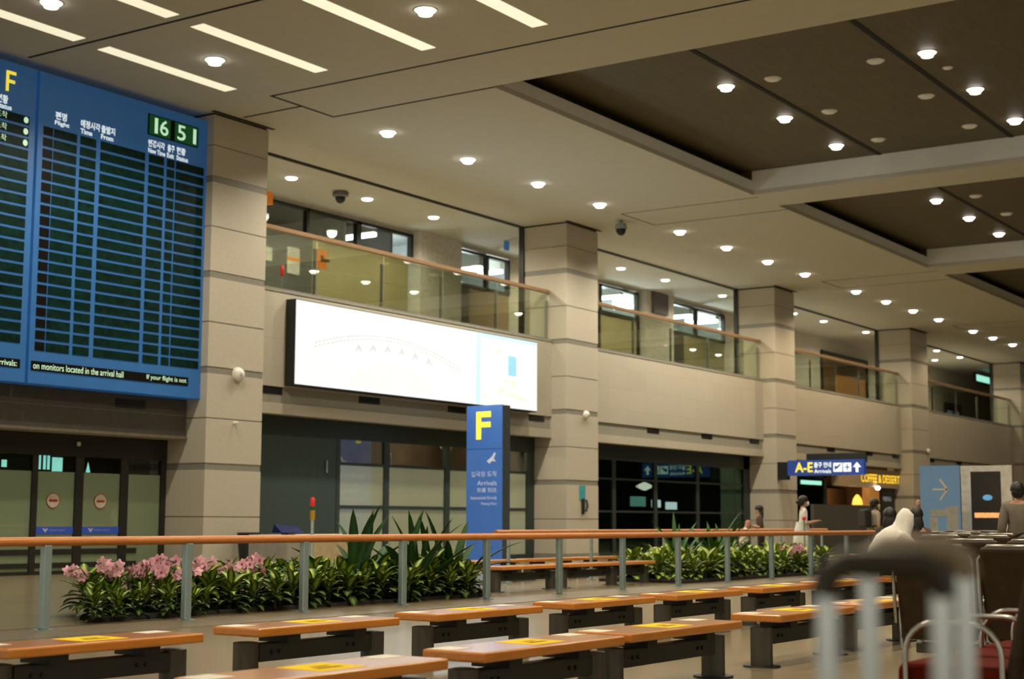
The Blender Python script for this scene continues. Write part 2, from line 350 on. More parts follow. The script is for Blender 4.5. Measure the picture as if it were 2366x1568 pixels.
def seams():
    m = MB(); z0, z1 = ZC - 0.004, ZC + 0.01; w = 0.035
    m.box(23.25 - w, 0, z0, 23.25 + w, 21.7, z1)
    m.box(25.25 - w, 17.4, z0, 25.25 + w, 21.7, z1)
    m.box(23.25 - w, 21.7 - w, z0, 25.25 + w, 21.7 + w, z1)
    m.box(24.2 - w, 21.7, z0, 24.2 + w, 23.4, z1)
    m.box(18.68 - w, 5, z0, 18.68 + w, 23.8, z1)
    for k, (a, b) in enumerate(PX[2:5]):
        c = (a + b) / 2
        m.box(c - 1.0, 21.7 - w * .6, z0, c + 1.0, 21.7 + w * .6, z1); m.box(c + 1.0 - .02, 17.4, z0, c + 1.0 + .02, 21.7, z1); m.box(c - 1.02, 17.4, z0, c - .98, 21.7, z1)
    for a, b in zip(PX[:-1], PX[1:]):                      # shutter slots between the pillars
        m.box(a[1], 25.16, z0 - 0.03, b[0], 25.30, z1)
    for a, b in PX: m.box(a - 0.12, PY0 - 0.12, z0, b + 0.12, PY0, z1)
    struct(m.build('ceiling_seam', SEAM))
seams()
def pillar(a, b):
    m = MB()
    bands = [2.23, 4.30, 6.38, 8.48]
    z = 0.16; m.box(a - .01, PY0 - .01, 0, b + .01, PY1, 0.16, 1)
    for bz in bands + [ZC]:
        top = bz - 0.075 if bz < ZC else ZC - 0.05
        mid = (z + top) / 2
        m.box(a, PY0, z, b, PY1, mid - 0.012); m.box(a + .012, PY0 + .012, mid - 0.012, b - .012, PY1, mid + 0.012, 1); m.box(a, PY0, mid + 0.012, b, PY1, top)
        if bz < ZC: m.box(a + .012, PY0 + .012, top, b - .012, PY1, bz + 0.075, 1); z = bz + 0.075
    m.box(a + .03, PY0 + .03, ZC - 0.05, b - .03, PY1, ZC, 2)
    return struct(m.build('pillar', [PSTONE, BAND, SEAM]))
for a, b in PX: pillar(a, b)
ZOPEN, ZPAR = 3.53, 6.37
def spandrel(i, a, b):
    m = MB()
    m.box(a, WY, ZOPEN, b, WY + 0.35, 3.78); m.box(a, WY, 4.16, b, WY + 0.35, ZPAR)
    m.box(a, WY + 0.05, 3.78, b, WY + 0.35, 4.16, 1)
    m.box(a, WY - 0.02, ZPAR, b, WY + 0.40, ZPAR + 0.05, 1)
    m.box(a, WY + 0.4, 6.15, b, 28.5, 6.35, 1)
    return struct(m.build('wall_back', [STONE, GREYLEDGE]))
for i, (p, q) in enumerate(zip(PX[:-1], PX[1:])):
    if i == 0: continue
    spandrel(i, p[1], q[0])
struct(MB().box(104, -12, 0, 104.3, 28.5, ZC).build('wall_end', mat('end_wall_paint', (0.20, 0.13, 0.07), 0.8)))

struct(MB().box(24, -12.3, 0, 104.3, -12, ZC).build('wall_front', mat('opposite_wall_paint', (0.16, 0.12, 0.075), 0.8)))
def fill_light(x, y, z, power, kind='SPOT', size=2.5, col=(1.0, .86, .64)):  # fill light without a fixture
    l = bpy.data.lights.new('fill_light', kind); l.energy = power; l.color = col; l.shadow_soft_size = .2
    if kind == 'SPOT': l.spot_size = size; l.spot_blend = .6
    o = bpy.data.objects.new('fill_light', l); COL.objects.link(o); o.location = (x, y, z); return o
for x in (5, 11, 17, 23):
    for y in (3.5, 9.0): fill_light(x, y, ZC - .1, 1000)  # unseen ceiling spots added to put more light on the benches
fill_light(31, 26.4, 3.3, 60, 'POINT'); fill_light(36, 26.4, 3.3, 60, 'POINT')  # added inside the room so that its brown interior shows
fill_light(62.5, 25.6, 2.3, 60, 'POINT', col=(1, .6, .25)); fill_light(65.5, 25.6, 2.3, 60, 'POINT', col=(1, .6, .25))
# bay behind the flight board: canopy above the automatic doors, plain wall above
m = MB(); m.box(10.5, 24.3, 2.81, 23.53, 24.9, ZC); struct(m.build('wall_left', STONE))
m = MB(); m.box(10.5, 24.0 + 0.18, 2.87, 23.47, 24.299, 3.66); m.box(10.5, 24.17, 2.81, 23.53, 24.299, 2.87, 1); m.box(10.5, 24.171, 3.30, 23.47, 24.18, 3.315, 1)
struct(m.build('trim_canopy', [BEAMPAINT, mat('canopy_edge', (0.15, 0.13, 0.09), 0.5)]))

# ------------------------------------------------------------------ automatic doors (bay 0)
DY = 24.82
door = struct(empty('door_1', (20, DY, 0)))
m = MB(); m.box(10.5, DY - 0.05, 2.36, 23.53, DY + 0.2, 2.81)
for a, b in ((19.97, 20.11), (21.05, 21.26), (22.25, 22.46), (23.38, 23.53), (18.7, 18.84), (17.4, 17.6)): m.box(a, DY - 0.04, 0, b, DY + 0.06, 2.36)
for z0, z1 in ((0.39, 0.50), (0.13, 0.23), (0.0, 0.07)): m.box(16, DY - 0.03, z0, 22.75, DY + 0.03, z1)
m.build('door_frame', DARKFRAME, door)
m = MB()
for a, b in ((17.6, 18.7), (18.84, 19.97), (20.11, 21.05), (21.26, 22.25), (22.46, 23.38)): m.box(a, DY, 0.07, b, DY + 0.012, 2.04)
m.build('frosted_film', FROST, door)
m = MB()
for a, b in ((17.6, 18.7), (18.84, 19.97), (20.11, 21.05), (21.26, 22.25), (22.46, 23.38)): m.box(a, DY - 0.012, 0.07, b, DY - 0.002, 2.36)
m.build('glass_pane', CLEARGLASS, door)
for cx in (20.52, 21.74):
    d = MB(); d.add([(cx + .165 * cos(t * pi / 16), DY - .016, 1.465 + .155 * sin(t * pi / 16)) for t in range(32)], [tuple(range(32))], 1)
    d.add([(cx + .15 * cos(t * pi / 16), DY - .018, 1.465 + .14 * sin(t * pi / 16)) for t in range(32)], [tuple(range(32))], 0)
    d.box(cx - .105, DY - .021, 1.44, cx + .105, DY - .019, 1.49, 1)
    d.build('no_entry_decal', [mat('decal_white', (0.52, 0.48, 0.38), 0.5), REDINK], door)
for a, b in ((20.11, 21.05), (21.26, 22.25)):
    s = MB().box(a, DY - .018, 0.80, b, DY - .014, 0.945).build('blue_strip', DEEPBLUE, door)
    w = MB(); x = a + 0.24; w.add([(x - .07, DY - .02, .91), (x - .02, DY - .02, .91), (x, DY - .02, .875), (x + .02, DY - .02, .91), (x + .07, DY - .02, .91), (x, DY - .02, .825)], [(0, 1, 2, 5), (2, 3, 4, 5)])
    w.build('bird_mark', mat('strip_mark', (0.5, 0.5, 0.55), 0.5), s)
    txt('Incheon Airport', s, mat('strip_text', (0.35, 0.36, 0.45), 0.5), (a + .34, DY - .018, .845), EX, EZ, 0.055, width=.40)
m = MB()
for x in (20.16, 20.28, 20.38): m.box(x, DY + .03, 2.08, x + .06, DY + .04, 2.36)
m.box(20.50, DY + .03, 2.05, 20.76, DY + .04, 2.33); m.add([(21.36, DY + .03, 2.05), (21.48, DY + .03, 2.05), (21.42, DY + .03, 2.27)], [(0, 1, 2)]); m.box(19.28, DY + .03, 2.10, 19.40, DY + .04, 2.24)
m.build('lit_opening', mat('teal_light_inside', (0.3, 0.7, 0.65), 0.5, emit=(0.30, 0.80, 0.72), estr=0.8), door)
struct(MB().box(10.5, 26.5, 0, 25.0, 26.7, 4).build('wall_lobby', mat('lobby_wall', (0.16, 0.13, 0.07), 0.8)))
struct(MB().box(10.5, 24.9, 2.81, 25.0, 26.5, 2.95).build('ceiling_lobby', DARKROOM))
struct(MB().box(10.5, 24.9, -0.2, 104, 32.5, -0.002).build('floor_inner', FLOOR))
m = MB(); m.lathe((21.05, DY - 0.09, 2.62), [(0.03, .04), (0.045, .02), (0.045, -.03), (0.02, -.05)], 12)
tag(m.build('door_sensor', WHITEPLASTIC, None, True), 'small white sensor above the automatic doors below the canopy', 'sensor')

# ------------------------------------------------------------------ ground-floor opening beside the totem (bay 1)
BY = 24.80
def bay_shell(a, b, depth, wallm, k):
    m = MB(); m.box(a - .2, BY + depth, 0, b + .2, BY + depth + .1, 4.0); m.box(a - .2, BY + .08, 3.6, b + .2, BY + depth, 3.7); m.box(a - .2, BY + 0.08, 0, a, BY + depth, 3.7); m.box(b, BY + 0.08, 0, b + .2, BY + depth, 3.7)
    return struct(m.build('wall_room', wallm))
bay_shell(25.25, 38.15, 3.2, BROWNROOM, 1)
w1 = struct(empty('window_1', (31, BY, 0)))
m = MB(); m.box(25.25, BY - .06, 3.10, 38.15, BY + .06, 3.6); m.box(25.25, WY + .35, 3.53, 38.15, BY, 3.6)
for x0, x1 in ((29.16, 29.30), (31.06, 31.26), (33.70, 33.92), (36.3, 36.48), (37.75, 38.15)): m.box(x0, BY - .05, 0, x1, BY + .05, 3.1)
for z0, z1 in ((2.46, 2.53), (1.38, 1.47), (0, .14)): m.box(29.16, BY - .04, z0, 38.1, BY + .04, z1)
m.build('window_frame', GREENFRAME, w1)
m = MB()
for a, b in ((29.3, 31.06), (31.26, 33.7), (33.92, 36.3), (36.48, 37.75)):
    m.box(a, BY, .14, b, BY + .012, 1.38); m.box(a, BY, 1.47, b, BY + .012, 2.46)
m.build('frosted_film', FROST2, w1)
m = MB()
for a, b in ((29.3, 31.06), (31.26, 33.7), (33.92, 36.3), (36.48, 37.75)): m.box(a, BY - .02, .14, b, BY - .01, 3.1)
m.build('glass_pane', CLEARGLASS, w1)
d2 = struct(empty('door_2', (27.2, BY, 0)))
MB().box(25.25, BY - .04, 0, 29.16, BY + .05, 3.10).build('door_leaf', GREENPANEL, d2)
MB().tube([(28.75, BY - .09, 2.25), (28.75, BY - .09, 2.55)], .02).build('door_handle', STEEL, d2, True)
m = MB().tube([(33.3, BY + 1.6, 0), (33.3, BY + 1.6, 2.95)], .07); tag(m.build('steel_column', STEEL, None, True), 'slim pale post standing behind the upper glass by the totem', 'post')

# bay 2: dark glass front
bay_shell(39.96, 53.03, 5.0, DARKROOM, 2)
w2 = struct(empty('window_2', (46, BY, 0)))
m = MB(); m.box(39.96, BY - .06, 3.05, 53.03, BY + .06, 3.6); m.box(39.96, WY + .35, 3.53, 53.03, BY, 3.6); m.box(52.5, BY - .06, 0, 53.03, BY + .06, 3.6)
for x in (42.75, 45.55, 48.65): m.box(x, BY - .05, 0, x + .22, BY + .05, 3.05)
for z0, z1 in ((2.42, 2.48), (1.38, 1.44), (0, .12)): m.box(39.96, BY - .04, z0, 52.6, BY + .04, z1)
m.build('window_frame', mat('black_green_frame', (0.018, 0.026, 0.023), .5), w2)
m = MB()
for a, b in ((39.96, 42.75), (42.97, 45.55), (45.77, 48.65), (48.87, 52.5)): m.box(a, BY - .012, .12, b, BY, 3.05)
m.build('glass_pane', DARKGLASS, w2)
DY2 = 27.6
def reflection_thing(name, label, cat, px, py, w, h, m_, kind='box'):  # glowing shapes added behind the glass in place of its reflections
    p = at_y(px, py, DY2)
    t = thing(name, label, cat, (p.x, DY2, p.z))
    if kind == 'box': MB().box(-w / 2, -.03, -h / 2, w / 2, .03, h / 2).build('lit_face', m_, t, local=True, bevel=.02)
    else: MB().lathe((0, 0, 0), [(.04, h * .5), (w / 2, .03), (w / 2, -.03), (.05, -h * .5)], 18).build('shade', m_, t, True, local=True)
    MB().tube([(0, .02, h / 2 - .02), (0, .02, 3.55 - p.z)], .012, 6).build('hanger', BLACKMETAL, t, local=True)
MIRR = mat('dim_green_reflection', (.3, .5, .4), .5, emit=(.25, .60, .48), estr=.55); WARMW = mat('reflection_cream', (.8, .8, .7), .5, emit=(1, .95, .80), estr=1.3); COOLW = mat('reflection_cool', (.8, .8, .9), .5, emit=(.85, .95, 1), estr=1.3)
reflection_thing('pendant_or_reflection', 'largest cream lamp reflection built as a glowing shape behind the dark glass front', 'lamp', 1489, 1123, .62, .30, WARMW, 'lamp')
reflection_thing('pendant_or_reflection', 'cream lamp reflection built behind the dark glass front, nearest the third pillar', 'lamp', 1640, 1132, .42, .26, WARMW, 'lamp')
reflection_thing('pendant_or_reflection', 'upper small cream lamp reflection of the stacked pair, built behind the dark glass', 'lamp', 1583, 1107, .34, .22, WARMW, 'lamp')
reflection_thing('sign_reflection', 'cool white panel reflection built behind the dark glass front, first of two', 'sign', 1516, 1163, .66, .28, COOLW)
reflection_thing('sign_reflection', 'wider cool white panel reflection built behind the dark glass front, second of two', 'sign', 1551, 1168, .86, .28, COOLW)
reflection_thing('sign_reflection', 'dull green reflection built low behind the dark glass front', 'sign', 1474, 1158, 1.1, .36, MIRR)
reflection_thing('sign_reflection', 'small dull green reflection built below the stacked cream reflections', 'sign', 1589, 1146, .52, .40, MIRR)
# bay 3: dark doorway, then the coffee counter; bay 4 and beyond: plain brown fronts
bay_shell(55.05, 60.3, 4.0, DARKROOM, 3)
w3 = struct(empty('window_3', (57, BY, 0)))
m = MB(); m.box(54.85, BY - .06, 2.9, 60.4, BY + .06, 3.6); m.box(60.2, BY - .06, 0, 60.5, BY + .1, 3.6)
m.build('window_frame', mat('black_frame', (0.014, 0.017, 0.014), .5), w3)
m = MB().box(54.85, BY - .012, 0, 60.2, BY, 2.9); m.build('glass_pane', DARKGLASS, w3)
for i, (a, b) in enumerate(((70.3, 85.8), (87.8, 100.5))):
    m = MB(); m.box(a, BY, 0, b, BY + .1, 3.6); struct(m.build('wall_front', BROWNROOM))

# ------------------------------------------------------------------ wall vents
vent0 = None
VX = [(1, x) for x in (26.1, 29.72, 33.45, 37.4)] + [(2, x) for x in (40.5, 44.47, 48.39, 52.3)] + [(3, x) for x in (59.68, 64.0, 67.3)] + [(4, x) for x in (72.2, 76.4, 81.2)]
BAYN = {1: 'under the white lightbox', 2: 'above the dark glass front', 3: 'above the coffee shop', 4: 'beyond the coffee shop pillar'}
cnt = {}
for bay, x in VX:
    k = cnt.get(bay, 0); cnt[bay] = k + 1
    lab = 'black slotted air vent in the grey ledge %s, %s along' % (BAYN[bay], ORD[k])
    if vent0 is None:
        vent0 = thing('air_vent', lab, 'vent', (x, WY + .05, 3.98), group='air vents in the grey ledge')
        v = MB().box(-.41, -.012, 0, .41, 0, .17); v.build('vent_face', BLACKMETAL, vent0, local=True)
        v = MB()
        for q in range(5): v.box(-.38, -.022, .018 + q * .031, .38, -.012, .030 + q * .031)
        v.build('slats', BLACKBOX, vent0, local=True)
    else:
        c = copy_tree(vent0); c.location = (x, WY + .05, 3.98); c['label'] = lab
c = copy_tree(vent0); c.location = (21.9, 24.18, 3.385); c.scale = (1.0, 1, 1.0); c['label'] = 'black slotted air vent in the dark canopy under the flight board'

# ------------------------------------------------------------------ lamps
def spot(parent, z, power, size=2.6, blend=0.6, col=(1.0, 0.885, 0.69), rad=0.15):
    l = bpy.data.lights.new('lamp', 'SPOT'); l.energy = power; l.spot_size = size; l.spot_blend = blend; l.color = col; l.shadow_soft_size = rad
    o = bpy.data.objects.new('lamp', l); COL.objects.link(o); o.parent = parent; o.location = (0, 0, z)
    return o
def downlight(name, label, loc, group, r=.185, drop=.05, power=300, lens=LENS):
    t = thing(name, label, 'ceiling light', loc, group=group)
    MB().lathe((0, 0, 0), [(r * 1.10, .03), (r * 1.10, -.012), (r * .98, -.014), (r * .98, .03)], 28).build('trim_ring', WHITEPLASTIC, t, True, local=True)
    MB().lathe((0, 0, 0), [(r * .97, .0), (r * .97, -.02), (r * .78, -.05)], 28).build('lens', lens, t, True, local=True)
    if drop: MB().lathe((0, 0, -.05), [(r * .76, .002), (r * .66, -drop), (r * .5, -drop - .01)], 24).build('coma_drop', COMADROP, t, True, local=True)  # glowing cup imitating lens coma, not a part of the fitting
    if power: spot(t, -.05 - drop - .03, power, 2.9 if drop == 0 else 2.6)
    return t
WALLROW = [26.95, 30.12, 33.32, 36.52, 41.35, 44.6, 47.8, 51.0, 55.95, 59.2, 62.4, 65.7, 70.6, 73.7, 77.0, 80.2, 85.0, 88.2]
d0 = None
for i, x in enumerate(WALLROW):
    lab = ('round white downlight in the pale ceiling strip along the wall, %s from the flight board' % (ORD[i] if i < 16 else 'nearly the last'))
    if i >= 16: lab = 'tiny far downlight at the end of the wall strip, %s beyond the last ceiling beam' % ORD[i - 16]
    if d0 is None: d0 = downlight('downlight', lab, (x, 21.52, ZC), 'downlights along the wall', power=1180)
    else:
        c = copy_tree(d0); c.location = (x, 21.52, ZC); c['label'] = lab
        if x > 50:
            for ch in c.children:
                if ch.type == 'LIGHT': ch.data = ch.data.copy(); ch.data.energy = 1180 * max(.18, 1 - (x - 50) / 34); ch.data.color = (1.0, .80, .54)
BIG = [(16.8, 20.86, 'big round downlight cut by the top picture edge above the flight board'), (20.74, 20.86, 'big round downlight between strip lights above the flight board clock'), (20.64, 15.68, 'big round downlight beside the longest strip light near the seam corner'), (16.8, 15.68, 'unseen'), (20.7, 10.5, 'unseen')]
for x, y, lab in BIG[:3]:
    c = copy_tree(d0); c.location = (x, y, ZC); c['label'] = lab; c['group'] = 'downlights among the strip lights'
rows = [(14.35, 'light', (29.82, 32.97, 36.17), 'in the largest brown coffer, lit row next to the wall'), (9.85, 'light', (29.83, 33.02, 36.1), 'in the largest brown coffer, outer lit row'),
        (14.40, 'light', (44.07, 47.2, 50.39), 'in the second brown coffer, lit row next to the wall'), (9.85, 'light', (44.07, 47.2, 50.39), 'in the second brown coffer, outer lit row mirrored in the balustrade'), (9.85, 'light', (58.3, 61.5, 64.7), 'in the third brown coffer, outer lit row mirrored in the balustrade'), (9.85, 'light', (72.6, 75.8, 79.0), 'in the fourth brown coffer, outer lit row mirrored in the balustrade')]
cof0 = None
for y, _, xs, lab in rows:
    for i, x in enumerate(xs):
        l2 = '%s bright downlight %s' % (ORD[i], lab)
        if cof0 is None: cof0 = downlight('downlight', l2, (x, y, ZC + .65), 'downlights in the brown coffers', power=600, r=.18)
        else: c = copy_tree(cof0); c.location = (x, y, ZC + .65); c['label'] = l2
dim0 = None
for y, xs, lab in ((13.24, (29.82, 32.98, 36.15), 'row beside the first dark seam'), (10.93, (29.80, 32.95, 36.08), 'row beside the second dark seam'), (13.24, (44.1, 47.2), 'row in the second brown coffer')):
    for i, x in enumerate(xs):
        l2 = 'dull unlit disc lamp, %s of the %s' % (ORD[i], lab)
        if dim0 is None: dim0 = downlight('unlit_downlight', l2, (x, y, ZC + .65), 'unlit lamps in the brown coffers', power=0, drop=0, r=.17, lens=DIMLENS)
        else: c = copy_tree(dim0); c.location = (x, y, ZC + .65); c['label'] = l2
c = copy_tree(dim0); c.location = (31.1, 9.84, ZC + .65); c.scale = (.6, .6, .6); c['label'] = 'small dull sprinkler disc between two bright lamps of the outer coffer row'
# strip lights
s0 = None
for X0, X1, ys, lab in ((19.05, 22.45, (22.1, 19.63, 16.97, 14.47), 'after the seam'), (14.6, 18.45, (22.07, 19.63, 16.97), 'before the seam')):
    for i, y in enumerate(ys):
        l2 = 'cream strip light in the grey ceiling, %s from the flight board %s' % (ORD[i], lab)
        t = thing('strip_light', l2, 'ceiling light', ((X0 + X1) / 2, y, ZC), group='cream strip lights')
        L = (X1 - X0) / 2
        MB().box(-L - .02, -.19, -.004, L + .02, .19, .01).build('trim_frame', CEIL, t, local=True)
        MB().box(-L, -.165, -.012, L, .165, -.004).build('diffuser', STRIP, t, local=True)
# mezzanine corridor lamps
m0 = None
for bay, xs in ((1, ((26.3, 26.57), (29.29, 26.57), (32.41, 26.57), (35.47, 26.56))), (2, ((43.2, 26.5), (46.37, 26.47), (49.54, 26.4), (54.2, 26.36))), (3, ((60.54, 26.1), (63.6, 26.0), (68.33, 25.85))), (4, ((77.69, 25.6), (81.5, 25.6), (82.2, 27.2)))):
    for i, (x, y) in enumerate(xs):
        l2 = 'white disc lamp in the gallery ceiling, %s one %s' % (ORD[i], {1: 'over the white lightbox', 2: 'over the dark glass front', 3: 'over the coffee shop', 4: 'past the coffee shop'}[bay])
        if m0 is None: m0 = downlight('corridor_lamp', l2, (x, y, ZC), 'gallery ceiling lamps', power=700, drop=0, r=.16, lens=MEZZLENS)
        else: c = copy_tree(m0); c.location = (x, y, ZC); c['label'] = l2

# ------------------------------------------------------------------ gallery: back wall, doors, windows, balustrades
MY = 28.5
def gallery_bay(a, b):
    m = MB(); m.box(a - 3, MY, 6.35, b + 3, MY + .15, 6.5); return m
def mez(px, py): p = at_y(px, py, MY); return p.x, p.z
m = MB()
for a_, b_ in ((25.0, 30.2), (36.95, 39.2), (42.3, 48.3), (51.2, 53.7), (58.7, 69.2), (75.4, 87.5), (90.5, 104)): m.box(a_, MY, 6.35, b_, MY + .2, ZC)
for a_, b_, z_ in ((25, 60, 9.86), (69, 75.6, 9.35), (87, 91, 8.05)): m.box(a_, MY + .001, z_, b_, MY + .19, ZC)
struct(m.build('wall_gallery', MEZZWALL))
m = MB()
m.box(36.95, MY - .35, 6.35, 39.1, MY, ZC); m.box(51.3, MY - .3, 6.35, 53.6, MY, ZC)
struct(m.build('wall_gallery_pier', MEZZWALL))
def gwin(n, x0, x1, z0, z1, mull, roomm=ROOMWALL, light=0, tubes=()):
    w = struct(empty('window_%d' % n, ((x0 + x1) / 2, MY, z0)))
    m = MB(); t = .10
    m.box(x0, MY - .06, z1 - t * .8, x1, MY + .1, z1); m.box(x0, MY - .06, z0, x1, MY + .1, z0 + t); m.box(x0, MY - .06, z0, x0 + t, MY + .1, z1); m.box(x1 - t, MY - .06, z0, x1, MY + .1, z1)
    for x in mull: m.box(x - .06, MY - .06, z0, x + .06, MY + .1, z1)
    m.build('window_frame', DARKFRAME, w)
    MB().box(x0 + t, MY, z0 + t, x1 - t, MY + .012, z1 - t * .8).build('glass_pane', CLEARGLASS, w)
    r = MB(); r.box(x0 - .3, MY + 3.6, z0 - 1, x1 + 1.8, MY + 3.7, z1 + .3); r.box(x0 - .3, MY + .2, z1 + .12, x1 + 1.8, MY + 3.6, z1 + .2); r.box(x0 - .4, MY + .2, z0 - 1, x0 - .3, MY + 3.6, z1 + .2); r.box(x1 + 1.8, MY + .2, z0 - 1, x1 + 1.9, MY + 3.6, z1 + .2)
    struct(r.build('wall_office', roomm))
    if light:
        l = bpy.data.lights.new('office_lamp', 'POINT'); l.energy = light; l.color = (.85, .95, 1.0); l.shadow_soft_size = .4
        o = bpy.data.objects.new('office_lamp', l); COL.objects.link(o); o.location = ((x0 + x1) / 2 + .8, MY + 1.6, z0 + .2)
    for (x, z, lab, ln) in tubes:
        q = thing('fluorescent_lamp', lab, 'lamp', (x, MY + .9, z))
        MB().tube([(0, -ln / 2, 0), (0, ln / 2, 0)], .075, 10).build('tube', TUBE, q, True, local=True)
        MB().box(-.12, -ln / 2, .07, .12, ln / 2, z1 + .12 - z).build('housing', WHITEPLASTIC, q, local=True)
gwin(4, 30.2, 34.35, 8.98, 9.84, (32.1,), GREYDOOR)
gwin(5, 34.35, 36.95, 8.98, 9.84, (), ROOMWALL, 200, ((35.35, 9.62, 'bright tube lamp behind the gallery window above the lightbox', 1.5),))
gwin(6, 39.2, 42.3, 8.6, 9.80, (41.0,), ROOMWALL, 200, ((41.0, 9.4, 'bright tube lamp behind the corner gallery window beside the second pillar', 1.4), (42.5, 9.5, 'shorter bright tube lamp behind the corner gallery window beside the second pillar', 1.0)))
gwin(7, 48.3, 51.2, 8.7, 9.82, (), ROOMWALL, 420, ((50.4, 9.62, 'upper tube lamp in the small bright gallery window past the second pillar', 1.3), (51.8, 9.42, 'lower tube lamp in the small bright gallery window past the second pillar', 1.0)))
gwin(8, 53.7, 58.7, 8.6, 9.82, (56.1,), ROOMWALL, 420, ((56.0, 9.5, 'first tube lamp in the wide bright gallery window', 1.5), (58.4, 9.55, 'second tube lamp in the wide bright gallery window', 1.5)))
dn = [3]
def gdoor(x0, x1, z1, m_, frame=None, name='door_leaf'):
    d = struct(empty('door_%d' % dn[0], ((x0 + x1) / 2, MY, 6.35))); dn[0] += 1
    MB().box(x0, MY - .02, 6.35, x1, MY + .05, z1).build(name, m_, d)
    if frame: f = MB(); f.box(x0 - .14, MY - .07, 6.35, x0, MY + .06, z1 + .14); f.box(x1, MY - .07, 6.35, x1 + .14, MY + .06, z1 + .14); f.box(x0, MY - .07, z1, x1, MY + .06, z1 + .14); f.build('door_frame', frame, d)
    return d
gdoor(25.4, 32.35, 8.98, GREYDOOR)
gdoor(32.35, 36.75, 8.98, OLIVE, None, 'frosted_panel')
gdoor(39.2, 40.0, 8.6, mat('brown_grey_door', (.06, .05, .04), .6))
gdoor(40.0, 42.3, 8.6, mat('tan_panel', (0.38, 0.27, 0.15), .6, var=.1, scale=1.0), None, 'panel')
gdoor(48.3, 51.1, 8.7, OLIVE, DARKFRAME, 'frosted_panel')
gdoor(53.7, 55.0, 8.6, mat('dim_door', (.07, .062, .045), .6))
gdoor(55.0, 58.7, 8.6, OLIVE, None, 'frosted_panel')
gdoor(69.4, 75.2, 9.2, BROWNWOOD, DARKFRAME, 'wood_panel')
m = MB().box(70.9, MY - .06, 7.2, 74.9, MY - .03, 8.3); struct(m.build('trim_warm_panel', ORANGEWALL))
gdoor(87.6, 90.4, 7.9, mat('dark_door', (.03, .03, .032), .5), DARKFRAME)
m = MB().box(88.0, MY - .05, 6.4, 88.9, MY - .03, 7.6); m.box(89.3, MY - .05, 6.4, 90.1, MY - .03, 7.6); struct(m.build('window_9', mat('blue_grey_pane', (.12, .13, .2), .4, emit=(.16, .18, .28), estr=.5)))

def balustrade(a, b, posts, label):
    t = thing('glass_balustrade', label, 'railing', ((a + b) / 2, 24.28, ZPAR + .05), group='gallery glass balustrades')
    xs = [a + .02] + posts + [b - .02]
    for x0, x1 in zip(xs[:-1], xs[1:]):
        MB().box(x0 + .02, 24.27, ZPAR + .06, x1 - .02, 24.285, 7.80).build('glass_pane', GLASS, t)
    for x in posts + [b - .05]: MB().box(x - .035, 24.30, ZPAR + .05, x + .035, 24.36, 7.62).build('post', GREYPLASTIC, t)
    MB().box(a + .01, 24.2, 7.82, b - .01, 24.34, 7.93).build('handrail', MEZZWOOD, t, bevel=.02)
    MB().box(a + .01, 24.24, ZPAR + .05, b - .01, 24.32, ZPAR + .11).build('base_channel', GREYPLASTIC, t)
GB = [(25.25, 38.15, [27.73, 30.31, 32.86, 35.47], 'wood-topped glass balustrade above the white lightbox'), (39.96, 53.03, [43.4, 46.0, 48.8, 51.3], 'wood-topped glass balustrade above the dark glass front'),
      (54.85, 68.0, [58, 60.6, 63.3, 66], 'glass balustrade above the coffee shop'), (70.3, 85.8, [73, 76.5, 80, 83], 'glass balustrade in the far bay past the coffee shop'), (87.8, 100.5, [91, 94, 97], 'dark far glass balustrade in the last bay')]
for g in GB: balustrade(*g)
m = MB()
for a, b in PX[1:6]: m.box(a - .05, 25.13, ZPAR, a, 25.30, ZC)
for a, b in PX[1:6]: m.box(b, 25.13, ZPAR, b + .05, 25.30, ZC)
struct(m.build('trim_shutter_rail', DARKFRAME))
# small things in the gallery
def pbox(name, label, cat, px0, py0, px1, py1, Y, m_, th=.02, extra=None, group=None):
    a = at_y(px0, py1, Y); b = at_y(px1, py0, Y)
    t = MB().box(a.x, Y - th, a.z, b.x, Y, b.z).build(name, m_); tag(t, label, cat, group); return t, a, b
t, a, b = pbox('notice_sheet', 'white notice with an orange band on the grey gallery door', 'notice', 662, 575, 692, 630, MY - .02, mat('paper', (.55, .54, .5), .7))
MB().box(a.x, MY - .046, a.z + (b.z - a.z) * .50, b.x, MY - .04, a.z + (b.z - a.z) * .62).build('orange_band', ORANGESIGN, t)
pbox('notice_sheet', 'plain white notice on the grey gallery door next to the first pillar', 'notice', 600, 572, 628, 598, MY - .02, mat('paper_plain', (.5, .5, .47), .7))
t, a, b = pbox('orange_sign', 'orange square sign with a dark pictogram behind the gallery glass', 'sign', 726, 580, 754, 617, 27.2, ORANGESIGN)
MB().box(a.x + .25, 27.17, a.z + .2, a.x + .33, 27.178, b.z - .15).box(a.x + .33, 27.17, b.z - .3, a.x + .6, 27.178, b.z - .22).build('pictogram', mat('dark_print', (.05, .02, .01), .6), t)
MB().box(a.x + .02, 27.2, 6.36, a.x + .08, 27.24, a.z + .3).build('stand_post', GREYPLASTIC, t)
p = at_y(652, 640, 27.9)
t = thing('fire_extinguisher', 'small red extinguisher on a thin stand by the grey gallery door', 'extinguisher', (p.x, 27.9, 6.35))
MB().lathe((p.x, 27.9, 6.35), [(.02, 1.58), (.05, 1.52), (.055, 1.32), (.03, 1.28)], 14).build('bottle', RED, t, True)
MB().tube([(p.x, 27.9, 6.35), (p.x, 27.9, 7.66)], .018).build('stand', GREYPLASTIC, t, True)
MB().box(p.x - .12, 27.8, 6.35, p.x + .12, 28.0, 6.38).build('foot_plate', GREYPLASTIC, t)
t, a, b = pbox('blue_hanging_sign', 'narrow blue sign hanging in the gallery beside the second pillar', 'sign', 1164, 528, 1174, 577, 27.0, mat('hanging_blue', (.04, .16, .38), .5, emit=(.04, .16, .38), estr=.3), .05)
